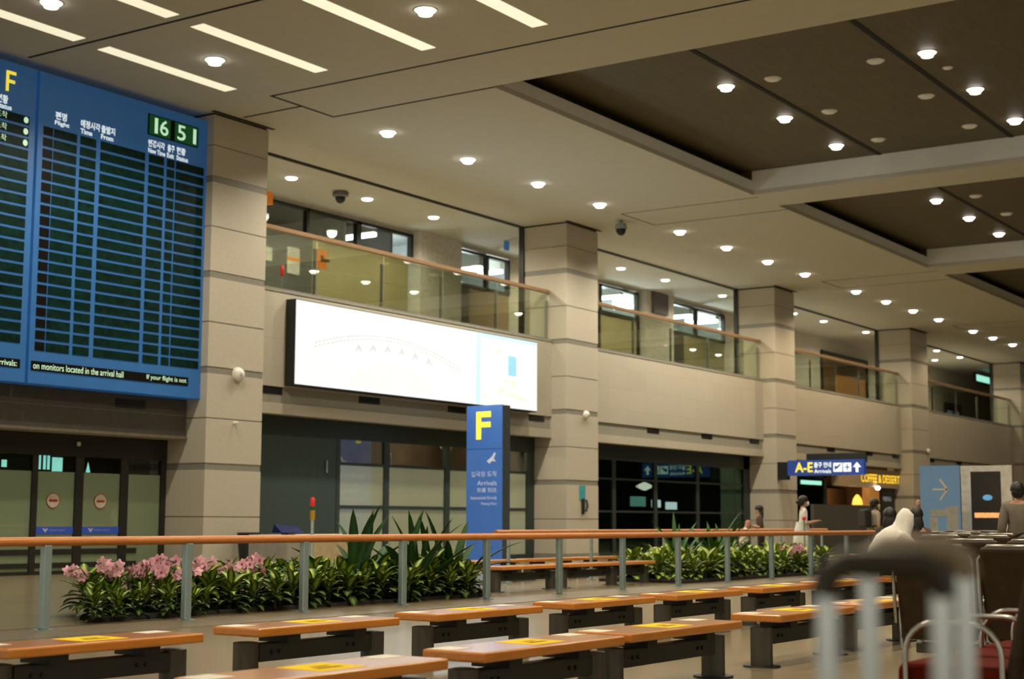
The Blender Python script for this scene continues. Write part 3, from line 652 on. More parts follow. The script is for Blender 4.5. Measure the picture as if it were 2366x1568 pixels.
MB().box((a.x + b.x) / 2 - .015, 26.96, b.z, (a.x + b.x) / 2 + .015, 26.99, ZC).build('hanger', GREYPLASTIC, t)
t, a, b = pbox('alarm_box', 'orange and white alarm box at the gallery wall beside the first pillar', 'alarm', 606, 446, 623, 470, 26.3, ORANGESIGN, .12)
MB().box(a.x, 26.3, (a.z + b.z) / 2 - .05, a.x + .12, MY, (a.z + b.z) / 2 + .05).build('bracket', GREYPLASTIC, t)
pbox('grey_panel', 'dark grey square panel on the gallery pier past the second pillar', 'panel', 1506, 672, 1540, 722, MY - .31, mat('panel_grey', (.10, .085, .085), .6), .08)
t, a, b = pbox('exit_sign', 'small green lit exit sign hanging in the farthest gallery bay', 'sign', 2249, 869, 2284, 882, 27.0, BLACKBOX, .08)
MB().box(a.x + .35, 26.90, a.z + .10, b.x - .06, 26.918, b.z - .10).build('lit_face', TEALTXT, t)
MB().box((a.x + b.x) / 2 - .02, 26.93, b.z, (a.x + b.x) / 2 + .02, 26.96, ZC).build('hanger', GREYPLASTIC, t)
t, a, b = pbox('gallery_screen', 'dark square screen hanging near the ceiling in the farthest gallery bay', 'screen', 2265, 820, 2278, 846, 26.4, BLACKBOX, .08)
MB().box((a.x + b.x) / 2 - .02, 26.33, b.z, (a.x + b.x) / 2 + .02, 26.36, ZC).build('hanger', GREYPLASTIC, t)
# dome cameras
def dome(label, x, y, k=1.0):
    t = thing('dome_camera', label, 'camera', (x, y, ZC))
    MB().lathe((0, 0, 0), [(.20 * k, .02), (.20 * k, 0), (.24 * k, -.05 * k), (.24 * k, -.14 * k), (.17 * k, -.17 * k)], 20).build('housing', GREYPLASTIC, t, True, local=True)
    MB().ell((0, 0, -.17 * k), (.16 * k, .16 * k, .2 * k), 16, 8, z0=-1, z1=0).build('dome', BLACKBOX, t, True, local=True)
dome('black dome camera under the gallery ceiling beside the first pillar', 31.3, 26.6, .9)
t = thing('dome_camera', 'pale dome camera with black lens hanging from the ceiling before the second pillar', 'camera', (38.9, 22.2, ZC))
MB().lathe((0, 0, 0), [(.05, .02), (.05, -.08), (.16, -.10), (.19, -.24), (.18, -.26)], 18).build('housing', mat('camera_grey', (.30, .32, .32), .5), t, True, local=True)
MB().ell((0, 0, -.26), (.15, .15, .2), 16, 8, z0=-1, z1=0).build('dome', BLACKBOX, t, True, local=True)
# round wall fixtures on pillars
def wallround(label, px, py, r):
    p = at_y(px, py, PY0)
    t = thing('wall_sensor', label, 'sensor', (p.x, PY0, p.z), group='round white pillar fixtures')
    M4 = Matrix.Rotation(radians(90), 4, 'X')
    b = MB().lathe((0, 0, 0), [(r, 0), (r, .05), (r * .85, .10), (r * .3, .13)], 24); b.v = [M4 @ v for v in b.v]; b.build('cover', WHITEPLASTIC, t, True, local=True)
    b = MB().lathe((0, 0, 0), [(r * .28, .12), (r * .26, .15), (r * .1, .16)], 14); b.v = [M4 @ v for v in b.v]; b.build('lens_cap', mat('cap_white', (.6, .6, .55), .4), t, True, local=True)
wallround('round white fixture on the pillar next to the flight board', 548, 865, .16)
wallround('small white fixture on the second pillar at ledge height', 1352, 958, .12)
wallround('tiny white dot fixture low on the pillar next to the flight board', 541, 977, .035)
wallround('faint white fixture on the fourth pillar at ledge height', 2143, 1042, .11)

# ------------------------------------------------------------------ flight information board
def board():
    FY = 23.83
    t = thing('flight_information_board', 'large blue flight information board with a 16 51 clock beside the first pillar', 'flight board', (21.25, 24.0, 3.65))
    MB().box(19.0, FY, 3.67, 23.53, 24.3, 9.77).build('casing', BLUE, t)
    cols = [(19.13, 19.355), (19.385, 19.95), (20.04, 20.44), (20.56, 21.75), (21.86, 22.28), (22.37, 22.58), (22.63, 23.44)]
    n = 20; top, bot = 8.70, 4.25; pit = (top - bot) / n
    for ci, (a, b) in enumerate(cols):
        c = MB()
        for r in range(n):
            z1 = top - r * pit; c.box(a, FY - .012, z1 - pit * .76, b, FY, z1)
        c.build('display_column', CELLBLACK if ci == 0 else CELL, t)
    ck = MB()
    for i in range(4):
        x0 = 21.83 + i * .345; ck.box(x0, FY - .02, 9.12, x0 + .345, FY, 9.55, (0, 0, 0, 0)[i])
    ck = MB().box(21.80, FY - .02, 9.11, 23.24, FY, 9.56).build('clock', CELLBLACK, t)
    MB().box(21.83, FY - .024, 9.13, 22.42, FY - .02, 9.54).box(22.55, FY - .024, 9.13, 23.21, FY - .02, 9.54).build('clock_face', CLOCKGREEN, ck)
    for dg_, x_, w_ in (('1', 21.97, .09), ('6', 22.12, .24), ('5', 22.62, .24), ('1', 23.08, .09)): txt(dg_, ck, GREENTXT, (x_, FY - .022, 9.17), EX, EZ, .33, width=w_, name='clock_digit', bold=.01)
    hd = [('편명', 19.40, 9.02, .28), ('예정시각', 20.03, 9.0, .50), ('출발지', 20.56, 9.0, .36), ('변경시각', 21.83, 8.98, .46), ('출구', 22.37, 8.98, .20), ('현황', 22.63, 8.98, .26)]
    for s, x, z, w in hd: txt(s, t, WHITETXT, (x, FY, z - .12), EX, EZ, .16, width=w, name='column_heading', bold=.026)
    for s, x, z, w in [('Flight', 19.39, 8.90, .36), ('Time', 20.03, 8.88, .30), ('From', 20.56, 8.88, .32), ('New Time', 21.83, 8.86, .48), ('Exit', 22.36, 8.86, .20), ('Status', 22.63, 8.86, .34)]:
        txt(s, t, WHITETXT, (x, FY, z - .13), EX, EZ, .105, width=w, name='column_heading', bold=.024)
    tk = MB().box(19.06, FY - .012, 3.915, 23.16, FY, 4.10).build('ticker', CELLBLACK, t)
    txt('on monitors located in the arrival hall', tk, GREENTXT, (19.10, FY - .012, 3.95), EX, EZ, .125, width=2.25)
    txt('If your flight is not', tk, GREENTXT, (21.98, FY - .012, 3.95), EX, EZ, .125, width=1.12)
    t = thing('flight_information_board', 'blue board with a yellow F cut by the picture edge', 'flight board', (16.5, 24.0, 3.65))
    MB().box(13.8, FY, 3.67, 18.93, 24.3, 9.77).build('casing', BLUE, t)
    for a, b in ((14.0, 16.2), (16.4, 17.75), (17.85, 18.78)):
        c = MB()
        for r in range(n):
            z1 = top + .10 - r * pit; c.box(a, FY - .012, z1 - pit * .76, b, FY, z1)
        c.build('display_column', CELL, t)
    f = MB(); x0, z0 = 18.21, 9.19
    f.box(x0, FY - .012, z0, x0 + .06, FY, z0 + .40); f.box(x0 + .06, FY - .012, z0 + .34, x0 + .22, FY, z0 + .40); f.box(x0 + .06, FY - .012, z0 + .17, x0 + .20, FY, z0 + .23)
    f.build('letter_f', YELLOWTXT, t)
    txt('현황', t, WHITETXT, (18.02, FY, 8.93), EX, EZ, .17, width=.25, name='column_heading', bold=.026)
    txt('Status', t, WHITETXT, (18.02, FY, 8.83), EX, EZ, .10, width=.34, name='column_heading', bold=.024)
    for r in range(3):
        z = top + .10 - r * pit - pit * .66
        txt('도착', t, GREENTXT, (18.0, FY - .012, z), EX, EZ, .13, width=.26, name='status_word')
        d = MB(); d.add([(18.70 + .055 * cos(k * pi / 10), FY - .016, z + .065 + .062 * sin(k * pi / 10)) for k in range(20)], [tuple(range(20))]); d.build('status_dot', GREENTXT, t)
    tk = MB().box(17.0, FY - .012, 3.93, 18.8, FY, 4.10).build('ticker', CELLBLACK, t)
    txt('the arrivals:', tk, GREENTXT, (18.0, FY - .012, 3.96), EX, EZ, .11, width=.72)
board()

# ------------------------------------------------------------------ lightbox map
def lightbox():
    FY = 23.85; X0, X1, Z0, Z1 = 26.54, 36.9, 4.23, 6.20
    t = thing('lightbox_billboard', 'long white glowing lightbox map on the wall between two pillars', 'billboard', ((X0 + X1) / 2, WY, Z0))
    MB().box(X0, FY + .01, Z0 - .03, X1, WY - .001, Z1 + .02).build('casing', BLACKBOX, t)
    MB().box(X0 + .02, FY - .004, Z0, X1 - .02, FY + .01, Z1).build('poster', BOARDWHITE, t)
    def F(u, v): return (X0 + u * (X1 - X0), Z0 + v * (Z1 - Z0))
    m = MB()
    for off, n in ((0.0, 46), (-.045, 40)):
        for k in range(n):
            u = .07 + .56 * k / (n - 1); v = .72 + off - 2.9 * (u - .33) ** 2; x, z = F(u, v); m.box(x - .05, FY - .008, z - .02, x + .05, FY - .004, z + .02)
    m.build('map_arc', PALEBLUE if False else PALEGREY, t)
    for k in range(6):
        u = .222 + .055 * k; v = .565 - 3.2 * (u - .335) ** 2; x, z = F(u, v)
        MB().add([(x - .17, FY - .008, z - .12), (x - .06, FY - .008, z + .06), (x, FY - .008, z + .13), (x + .06, FY - .008, z + .06), (x + .17, FY - .008, z - .12), (x, FY - .008, z - .02)], [(0, 1, 2, 5), (5, 2, 3, 4)]).build('map_mark', PALEGREY, t)
    x0, z0 = F(.19, .06); x1, z1 = F(.52, .42)
    m = MB(); m.add([(x0 + (x1 - x0) * (.5 + .5 * cos(k * pi / 12)), FY - .007, z0 + (z1 - z0) * sin(k * pi / 12)) for k in range(13)], [tuple(range(13))]); m.build('map_area', PALEYELLOW, t)
    m = MB(); a, b = F(.705, 0); c, d = F(.722, 1); m.box(a, FY - .008, b, c, FY - .004, d); m.build('blue_stripe', PALEBLUE, t)
    m = MB(); a, b = F(.855, .46); c, d = F(.893, .74); m.box(a, FY - .008, b, c, FY - .004, d); m.build('blue_square', SKYBLUE, t)
    m = MB(); a, b = F(.86, .955); m.box(a - 1.4, FY - .008, b, X1 - .03, FY - .004, Z1); m.build('blue_top_edge', PALEBLUE, t)
    m = MB()
    for u, v, w, h in ((.80, .76, .02, .06), (.81, .20, .02, .07), (.85, .17, .05, .035), (.90, .13, .03, .04), (.84, .34, .012, .06), (.875, .30, .012, .09), (.74, .1, .01, .05)):
        a, b = F(u, v); m.box(a, FY - .008, b, a + w * 10, FY - .004, b + h * 2)
    m.build('map_symbols', PALEOLIVE, t)
    l = bpy.data.lights.new('lightbox_glow', 'AREA'); l.shape = 'RECTANGLE'; l.size = 10; l.size_y = 1.9; l.energy = 90; l.color = (.92, 1, 1)
    o = bpy.data.objects.new('lightbox_glow', l); COL.objects.link(o); o.location = (31.7, FY - .05, 5.2); o.rotation_euler = (radians(-90), 0, 0)
lightbox()

# ------------------------------------------------------------------ totem sign
def totem():
    t = thing('totem_sign', 'tall blue totem sign with a yellow F under the lightbox', 'sign', (32.45, 22.6, 0), radians(-6))
    W = .60
    MB().box(.0, -W, 0, .03, W, 4.06).build('blue_face', TOTEMBLUE, t, local=True)
    MB().box(.03, -W + .01, 0, .34, W - .01, 4.05).build('dark_core', mat('totem_core', (.05, .06, .07), .5), t, local=True)
    MB().box(-.004, -W, 2.93, 0, W, 2.945).build('panel_seam', mat('totem_seam', (.03, .10, .34), .5), t, local=True)
    f = MB(); y0 = .27; z0 = 3.18; d = .012      # letter runs towards -y
    f.box(-d, y0 - .17, z0, 0, y0, z0 + .72); f.box(-d, y0 - .50, z0 + .57, 0, y0 - .17, z0 + .72); f.box(-d, y0 - .49, z0 + .31, 0, y0 - .17, z0 + .45)
    f.build('letter_f', YELLOWTXT, t, local=True, bevel=.005)
    pl = mat('totem_print', (.5, .52, .56), .5, emit=(.42, .46, .55), estr=.5)
    X_, Z_ = Vector((0, -1, 0)), EZ
    def tx(s, y1, w, z, h, name='lettering'):     # right edge at y1
        o = txt(s, t, pl, (0, y1 + w, z), X_, Z_, h, width=w, name=name, depth=.012)
        for v in o.data.vertices: v.co = v.co + wloc(t)
    tx('입국장 도착', -.44, .86, 2.22, .14); tx('Arrivals', -.44, .66, 2.00, .12); tx('到着 到达', -.44, .66, 1.82, .12); tx('International Arrivals', -.44, .88, 1.64, .09); tx('Meeting Point', -.44, .52, 1.48, .09)
    m = MB(); m.add([(-.013, -.10, 2.62), (-.013, -.26, 2.72), (-.013, -.36, 2.84), (-.013, -.41, 2.82), (-.013, -.34, 2.68), (-.013, -.42, 2.60), (-.013, -.28, 2.62), (-.013, -.20, 2.55)], [tuple(range(8))])
    m.build('plane_pictogram', pl, t, local=True)
totem()

# ------------------------------------------------------------------ things by the first pillar
t = thing('service_cabinet', 'beige service counter with a grey end standing behind the planting', 'counter', (22.8, 20.0, 0))
MB().box(21.7, 19.6, 0, 24.15, 20.5, .78).build('body', CABBEIGE, t, bevel=.01)
MB().box(21.66, 19.56, 0, 22.0, 20.54, .82).build('end_panel', CABGREY, t, bevel=.01)
MB().box(22.0, 19.55, .78, 24.2, 20.55, .82).build('worktop', CABBEIGE, t, bevel=.008)
t = thing('beacon_pole', 'slim steel signal pole with red, green and amber beacon at the grey counter end', 'signal pole', (21.72, 19.0, 0))
MB().tube([(21.72, 19.0, 0), (21.72, 19.0, 1.10)], .035).build('pole', BRIGHTSTEEL, t, True)
MB().lathe((21.72, 19.0, 0), [(.16, .03), (.16, 0)], 20).build('base', STEEL, t, True)
MB().lathe((21.72, 19.0, 1.10), [(.045, .18), (.045, 0)], 14).build('amber_light', YELPL, t, True)
MB().lathe((21.72, 19.0, 1.28), [(.045, .07), (.045, 0)], 14).build('green_light', GREENPL, t, True)
MB().lathe((21.72, 19.0, 1.35), [(.02, .17), (.045, .14), (.045, 0)], 14).build('red_light', RED, t, True)
t = thing('tilted_screen', 'navy tilted screen on the beige counter beside the signal pole', 'screen', (22.05, 19.9, .82))
m = MB(); m.add([(21.72, 19.75, .86), (22.35, 19.75, .86), (22.35, 19.95, .98), (21.72, 19.95, 1.02), (21.72, 20.0, .86), (22.35, 20.0, .86)], [(0, 1, 2, 3), (3, 2, 5, 4), (0, 3, 4), (1, 5, 2), (0, 4, 5, 1)]); m.build('panel', NAVY, t)
MB().box(21.95, 19.8, .82, 22.15, 19.98, .87).build('stand', GREYPLASTIC, t)
t = tag(MB().box(26.0, BY - .08, 1.05, 26.3, BY - .05, 1.28).build('wall_notice', mat('cream_notice', (.5, .45, .33), .6)), 'small cream notice on the dark green door by the signal pole', 'notice')
t = thing('waste_bin', 'black tapered waste bin at the foot of the first pillar', 'bin', (24.55, 23.25, 0))
MB().lathe((24.55, 23.25, 0), [(.27, .80), (.27, .76), (.19, 0)], 20).build('body', BLACKBOX, t, True)
MB().lathe((24.55, 23.25, .80), [(.2, .03), (.275, .02), (.275, 0)], 20).build('rim', BLACKMETAL, t, True)
t = thing('teal_notice', 'teal pictogram sign on the second pillar', 'sign', (39.1, PY0, 1.9))
p = at_y(1345, 1137, PY0); MB().box(p.x - .16, PY0 - .02, p.z - .22, p.x + .16, PY0, p.z + .2).build('plate', TEAL, t)
p = at_y(1347, 1168, PY0); t = thing('wall_phone', 'small dark handset on the second pillar below the teal sign', 'phone', (p.x, PY0, p.z))
MB().box(p.x - .1, PY0 - .06, p.z - .25, p.x + .02, PY0, p.z + .22).build('body', BLACKBOX, t, bevel=.02)
MB().tube([(p.x + .08, PY0 - .06, p.z + .18), (p.x + .10, PY0 - .1, p.z), (p.x + .06, PY0 - .06, p.z - .18)], .04).build('handset', mat('handset_grey', (.06, .07, .06), .5), t, True)

# ------------------------------------------------------------------ railing in front of the planting
def railing(name, label, y, x0, x1, posts, z, pw, pt, pm, rw, rail_r):
    t = thing(name, label, 'railing', ((x0 + x1) / 2, y, 0))
    MB().tube([(x0, y, z), ((x0 + x1) / 2, y, z), (x1, y, z)], rail_r, 16, sq=.85).build('handrail', rw, t, True)
    for x in posts:
        p = MB().box(x - pw / 2, y - pt / 2, .012, x + pw / 2, y + pt / 2, z - rail_r * .6).build('post', pm, t, bevel=.012)
        MB().box(x - pw / 2 - .03, y - pt / 2 - .04, 0, x + pw / 2 + .03, y + pt / 2 + .04, .012).build('foot_plate', pm, p)
    return t
railing('railing', 'long orange wooden handrail on flat steel posts in front of the planting', 12.45, 4.2, 33.6, [10.24 + 1.93 * k for k in range(-3, 12)], .875, .10, .075, STEEL, RAILWOOD, .055)
railing('railing', 'second wooden handrail on thin bright posts behind the planting', 15.0, 21.9, 36.6, [22.3, 25.1, 28.0, 30.9, 33.8, 36.3], .90, .06, .05, BRIGHTSTEEL, RAILWOOD, .05)
m = MB(); m.box(-8, 11.6, 0, 60, 11.63, .006); struct(m.build('trim_floor_strip', METALTRIM))
m = MB(); m.box(-8, 11.63, 0, 60, 12.7, .003); struct(m.build('trim_floor_border', mat('brown_floor_border', (.17, .13, .075), .3, scale=3)))

# ------------------------------------------------------------------ benches
def bench(label, x, y, L=1.48, rz=0.0, group='orange wooden benches', W=.42, stickers=True):
    t = thing('bench', label, 'bench', (x, y, 0), rz, group=group)
    H = .40
    MB().box(0, 0, H - .058, L, W, H).build('seat_slab', BENCHWOOD, t, local=True, bevel=.014, seg=3)
    for a in (.36, L - .42): MB().box(a, .08, .285, a + .13, W - .08, H - .058).build('riser', BLACKMETAL, t, local=True)
    bm_ = MB().box(.18, W / 2 - .05, .165, L - .12, W / 2 + .05, .285); o = bm_.build('beam', BEAMMETAL, t, local=True, bevel=.008)
    for a in (.30, .37, L - .40, L - .33): MB().tube([(a, W / 2 - .051, .225), (a, W / 2 - .062, .225)], .014, 8).build('bolt', BLACKMETAL, o, True, local=True)
    for a in (.10, L - .06):
        q = MB().lathe((a, W / 2, .012), [(.06, .29), (.085, .285), (.085, 0)], 20).build('leg', LEGMETAL, t, True, local=True)
        MB().lathe((a, W / 2, 0), [(.14, .012), (.145, 0)], 24).build('base_plate', BLACKMETAL, q, True, local=True)
    if stickers:
        s = MB().box(L * .40, .07, H, L * .40 + .34, W - .06, H + .0015).build('yellow_sticker', STICKYEL, t, local=True)
        MB().box(L * .40 + .08, .15, H + .0015, L * .40 + .26, .19, H + .0022).box(L * .40 + .12, .22, H + .0015, L * .40 + .24, .25, H + .0022).build('sticker_print', STICKINK, s, local=True)
        m = MB().box(.02, W - .19, H, .21, W - .02, H + .0015); m.build('white_sticker', STICKWHITE, t, local=True)
        m = MB().box(L - .23, W - .16, H, L - .03, W - .02, H + .0015); m.build('white_sticker', STICKWHITE, t, local=True)
    return t
for i, x in enumerate((5.48, 7.45, 9.38, 11.33, 13.22, 15.17, 17.1, 19.05)):
    bench('orange bench with yellow sticker, %s in the row next to the railing' % ORD[i], x, 6.95)
for i, (x, L) in enumerate(((4.93, 1.52), (6.83, 1.52), (8.50, 1.62), (10.88, 1.52), (12.75, 1.5))):
    bench('orange bench with yellow sticker, %s in the row away from the railing' % ORD[i], x, 4.70 + i * .045, L)
for i, x in enumerate((22.1, 24.05, 26.0)):
    bench('plain orange bench behind the second handrail near the totem, %s along' % ORD[i], x, 15.6, 1.75, group='far orange benches', stickers=False)
for i, x in enumerate((19.7, 21.65, 23.3)):
    bench('plain orange bench in the gap between the two plantings, %s along' % ORD[i], x, 13.35 , 1.75 if i < 2 else 1.3, group='far orange benches', stickers=False)
bench('plain orange bench behind the second planting where people sit', 33.6, 17.0, 3.2, group='far orange benches', stickers=False)

# ------------------------------------------------------------------ plants
def leaf(m, base, az, el, L, Wd, droop, fold=.25, n=6, mi=0):
    d = Vector((cos(az), sin(az), 0)); side = Vector((-sin(az), cos(az), 0))
    p = Vector(base); e = el; st = L / n
    vs = []; b = len(m.v)
    for i in range(n + 1):
        t = i / n; w = Wd * (sin(pi * min(1, t * .92 + .08)) ** .8) * .5 + .002
        if i == n: w = .001
        up = Vector((0, 0, 1)) * cos(e) - d * sin(e)
        vs += [p + side * w + up * (w * fold), p, p - side * w + up * (w * fold)]
        for k, u in enumerate((1, 0, 1)): m.uv[b + i * 3 + k] = (t * 1.0 + az, u)
        p = p + (d * cos(e) + Vector((0, 0, 1)) * sin(e)) * st; e -= droop / n
    fs = []
    for i in range(n): fs += [(i * 3, i * 3 + 1, i * 3 + 4, i * 3 + 3), (i * 3 + 1, i * 3 + 2, i * 3 + 5, i * 3 + 4)]
    m.add(vs, fs, mi)
def leafy(seed, h=.46, nl=26, ll=.30, wd=.085, mm=(LEAF, LEAFDARK)):
    R = random.Random(seed); m = MB(); st = MB()
    for k in range(nl):
        az = k * 2.4 + R.uniform(-.4, .4); f = k / nl
        z = h * (.10 + .62 * f); el = .05 + 1.15 * f + R.uniform(-.25, .25)
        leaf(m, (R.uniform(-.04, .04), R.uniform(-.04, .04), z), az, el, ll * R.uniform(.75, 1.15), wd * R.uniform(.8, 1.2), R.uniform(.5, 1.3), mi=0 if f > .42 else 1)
    for k in range(3): st.tube([(R.uniform(-.03, .03), R.uniform(-.03, .03), 0), (R.uniform(-.06, .06), R.uniform(-.06, .06), h * .75)], .012, 6)
    return m, st
def spiky(seed, H=1.1, nl=20, wd=.11, mm=None):
    R = random.Random(seed); m = MB()
    for k in range(nl):
        az = k * 2.4 + R.uniform(-.5, .5); el = R.uniform(.75, 1.42)
        leaf(m, (R.uniform(-.10, .10), R.uniform(-.10, .10), .02), az, el, H * R.uniform(.65, 1.08), wd * R.uniform(.8, 1.15), R.uniform(.25, 1.15), .35, 9)
    return m
leafs = []
def plant_protos(tagname, h, ll, wd, mats, n=5):
    out = []
    for s in range(n):
        m, st = leafy(s * 13 + hash(tagname) % 7 if False else s * 13 + len(tagname), h, 28, ll, wd)
        me = m.build('leaves', list(mats), None, True); se = st.build('stems', STEMGREEN, None, True)
        out.append((me.data, se.data)); bpy.data.objects.remove(me); bpy.data.objects.remove(se)
    return out
def place_plant(name, label, cat, group, datas, loc, rz, sc):
    t = thing(name, label, cat, loc, rz, group)
    t.scale = (sc, sc, sc)
    for nm, me in datas:
        o = bpy.data.objects.new(nm, me); COL.objects.link(o); o.parent = t
    return t
def bed(label, pts):
    t = tag(MB().add([(x, y, .05) for x, y in pts] + [(x, y, 0) for x, y in pts], [tuple(range(len(pts)))] + [(i, (i + 1) % len(pts), len(pts) + (i + 1) % len(pts), len(pts) + i) for i in range(len(pts))]).build('planting_bed', SOIL), label, 'planting bed')
bed('dark soil bed under the striped plants and pink orchids behind the railing', [(11.2, 12.92), (18.75, 12.92), (18.75, 14.3), (12.6, 14.3)])
bed('dark soil bed under the yellow-green plants of the farther planting', [(24.7, 12.85), (32.5, 12.85), (32.5, 14.6), (24.7, 14.6)])
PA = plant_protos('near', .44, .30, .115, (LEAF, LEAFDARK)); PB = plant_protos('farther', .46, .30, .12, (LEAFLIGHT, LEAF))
R = random.Random(3)
for row, y in enumerate((12.98, 13.32, 13.66, 14.0)):
    x = 11.28 + row * .3
    while x < 18.55:
        d = PA[R.randrange(5)]
        hs = .78 if x < 13.2 and row < 2 else (1.0 if x < 15 else 1.12)
        if row == 0: hs *= .85
        place_plant('striped_foliage_plant', 'low striped green leafy plant massed in the soil bed behind the railing', 'plant', 'striped leafy plants behind the railing', [('leaves', d[0]), ('stems', d[1])], (x + R.uniform(-.05, .05), y + R.uniform(-.08, .08), .04), R.uniform(0, 6.3), hs * R.uniform(.88, 1.12))
        x += .36
for row, y in enumerate((13.1, 13.55, 14.0, 14.4)):
    x = 24.95 + (row % 2) * .2
    while x < 32.3:
        d = PB[R.randrange(5)]
        place_plant('yellow_green_foliage_plant', 'yellow-green leafy plant massed in the farther soil bed', 'plant', 'yellow-green plants of the farther bed', [('leaves', d[0]), ('stems', d[1])], (x + R.uniform(-.06, .06), y + R.uniform(-.08, .08), .04), R.uniform(0, 6.3), R.uniform(.9, 1.2))
        x += .48
SPK = [spiky(31 + k, 1.28, 11, .14).build('leaves', LEAFLONG, None, True) for k in range(3)]
SPD = [o.data for o in SPK]
for o in SPK: bpy.data.objects.remove(o)
SPK2 = [spiky(71 + k, 1.35, 20, .10).build('leaves', LEAFLONG2, None, True) for k in range(2)]
SPD2 = [o.data for o in SPK2]
for o in SPK2: bpy.data.objects.remove(o)
for i, (x, y, s) in enumerate(((16.15, 13.4, 1.0), (16.7, 13.6, .96), (17.25, 13.3, .97), (17.85, 13.5, .94), (18.35, 13.3, .97))):
    place_plant('long_leaved_plant', 'tall dark plant with sword leaves above the striped plants, %s from the orchids' % ORD[i], 'plant', 'tall sword-leaved plants by the totem', [('leaves', SPD[i % 3])], (x, y, .04), i * 1.7, s)
for i, (x, y, s) in enumerate(((26.6, 13.9, .95), (27.6, 13.7, 1.0), (28.6, 14.0, .9))):
    place_plant('long_leaved_plant', 'tall green sword-leaved plant in the farther bed, %s along it' % ORD[i], 'plant', 'tall sword-leaved plants of the farther bed', [('leaves', SPD2[i % 2])], (x, y, .04), i * 2.1, s)
def orchid_meshes(seed):
    R = random.Random(seed); out = []
    for s in range(2):
        st = MB(); pt = MB()
        az = R.uniform(0, 6.3); top = Vector((cos(az) * .14, sin(az) * .14, R.uniform(.40, .50))); tip = top + Vector((cos(az) * .12, sin(az) * .12, -.03))
        mid = Vector((cos(az) * .03, sin(az) * .03, .34)); st.tube([(0, 0, 0), tuple(mid), tuple(top), tuple(tip)], .006, 6)
        for k in range(6):
            c = mid.lerp(tip, .35 + .13 * k) + Vector((R.uniform(-.045, .045), R.uniform(-.045, .045), R.uniform(-.03, .04)))
            st.tube([tuple(mid.lerp(tip, .35 + .13 * k)), tuple(c)], .004, 5)
            n = Vector((-.75 + R.uniform(-.5, .5), -.6 + R.uniform(-.5, .5), R.uniform(-.2, .3))).normalized()
            a = n.cross(EZ).normalized(); b = a.cross(n)
            for q in range(5):
                th = q * 2 * pi / 5 + .3; d = a * cos(th) + b * sin(th); e = n.cross(d); L = .056
                pt.add([c, c + d * L * .5 + e * L * .40 + n * .006, c + d * L + e * L * .15 + n * .012, c + d * L - e * L * .15 + n * .012, c + d * L * .5 - e * L * .40 + n * .006], [(0, 1, 2, 3, 4)])
            pt.ell(c + n * .012, (.012, .012, .014), 8, 6, 1)
        A = st.build('stem', STEMGREEN, None, True); B = pt.build('blossoms', [PETAL, PETALDEEP], None, True)
        out += [('stem', A.data), ('blossoms', B.data)]
        for o in (A, B): bpy.data.objects.remove(o)
    return out
OR = [orchid_meshes(k) for k in range(4)]
R = random.Random(11)
for i, px in enumerate((222, 268, 285, 305, 340, 372, 392, 412, 428, 470, 492, 520, 545, 565, 350, 300)):
    Y = 13.45 + R.uniform(-.12, .3); x = XY(px, Y)
    place_plant('pink_orchid', 'pink orchid among the striped leaves, %s from the end nearest the automatic doors' % ORD[[0, 1, 2, 4, 5, 7, 8, 9, 10, 11, 12, 13, 14, 15, 6, 3][i]], 'orchid', 'pink orchids behind the railing', OR[i % 4], (x, Y, .05), R.uniform(0, 6.3), R.uniform(1.0, 1.2) * (.9 if i == 0 else 1.05))
for i, (px, lab) in enumerate(((1810, 'before the steel post'), (1832, 'just before the steel post'), (1868, 'after the steel post'), (1822, 'lowest before the steel post'))):
    Y = 13.2; place_plant('pink_orchid', 'pale pink flowers in the farther bed, %s' % lab, 'orchid', 'pink flowers of the farther bed', OR[i % 4], (XY(px, Y), Y, .05), i * 1.3, 1.15)

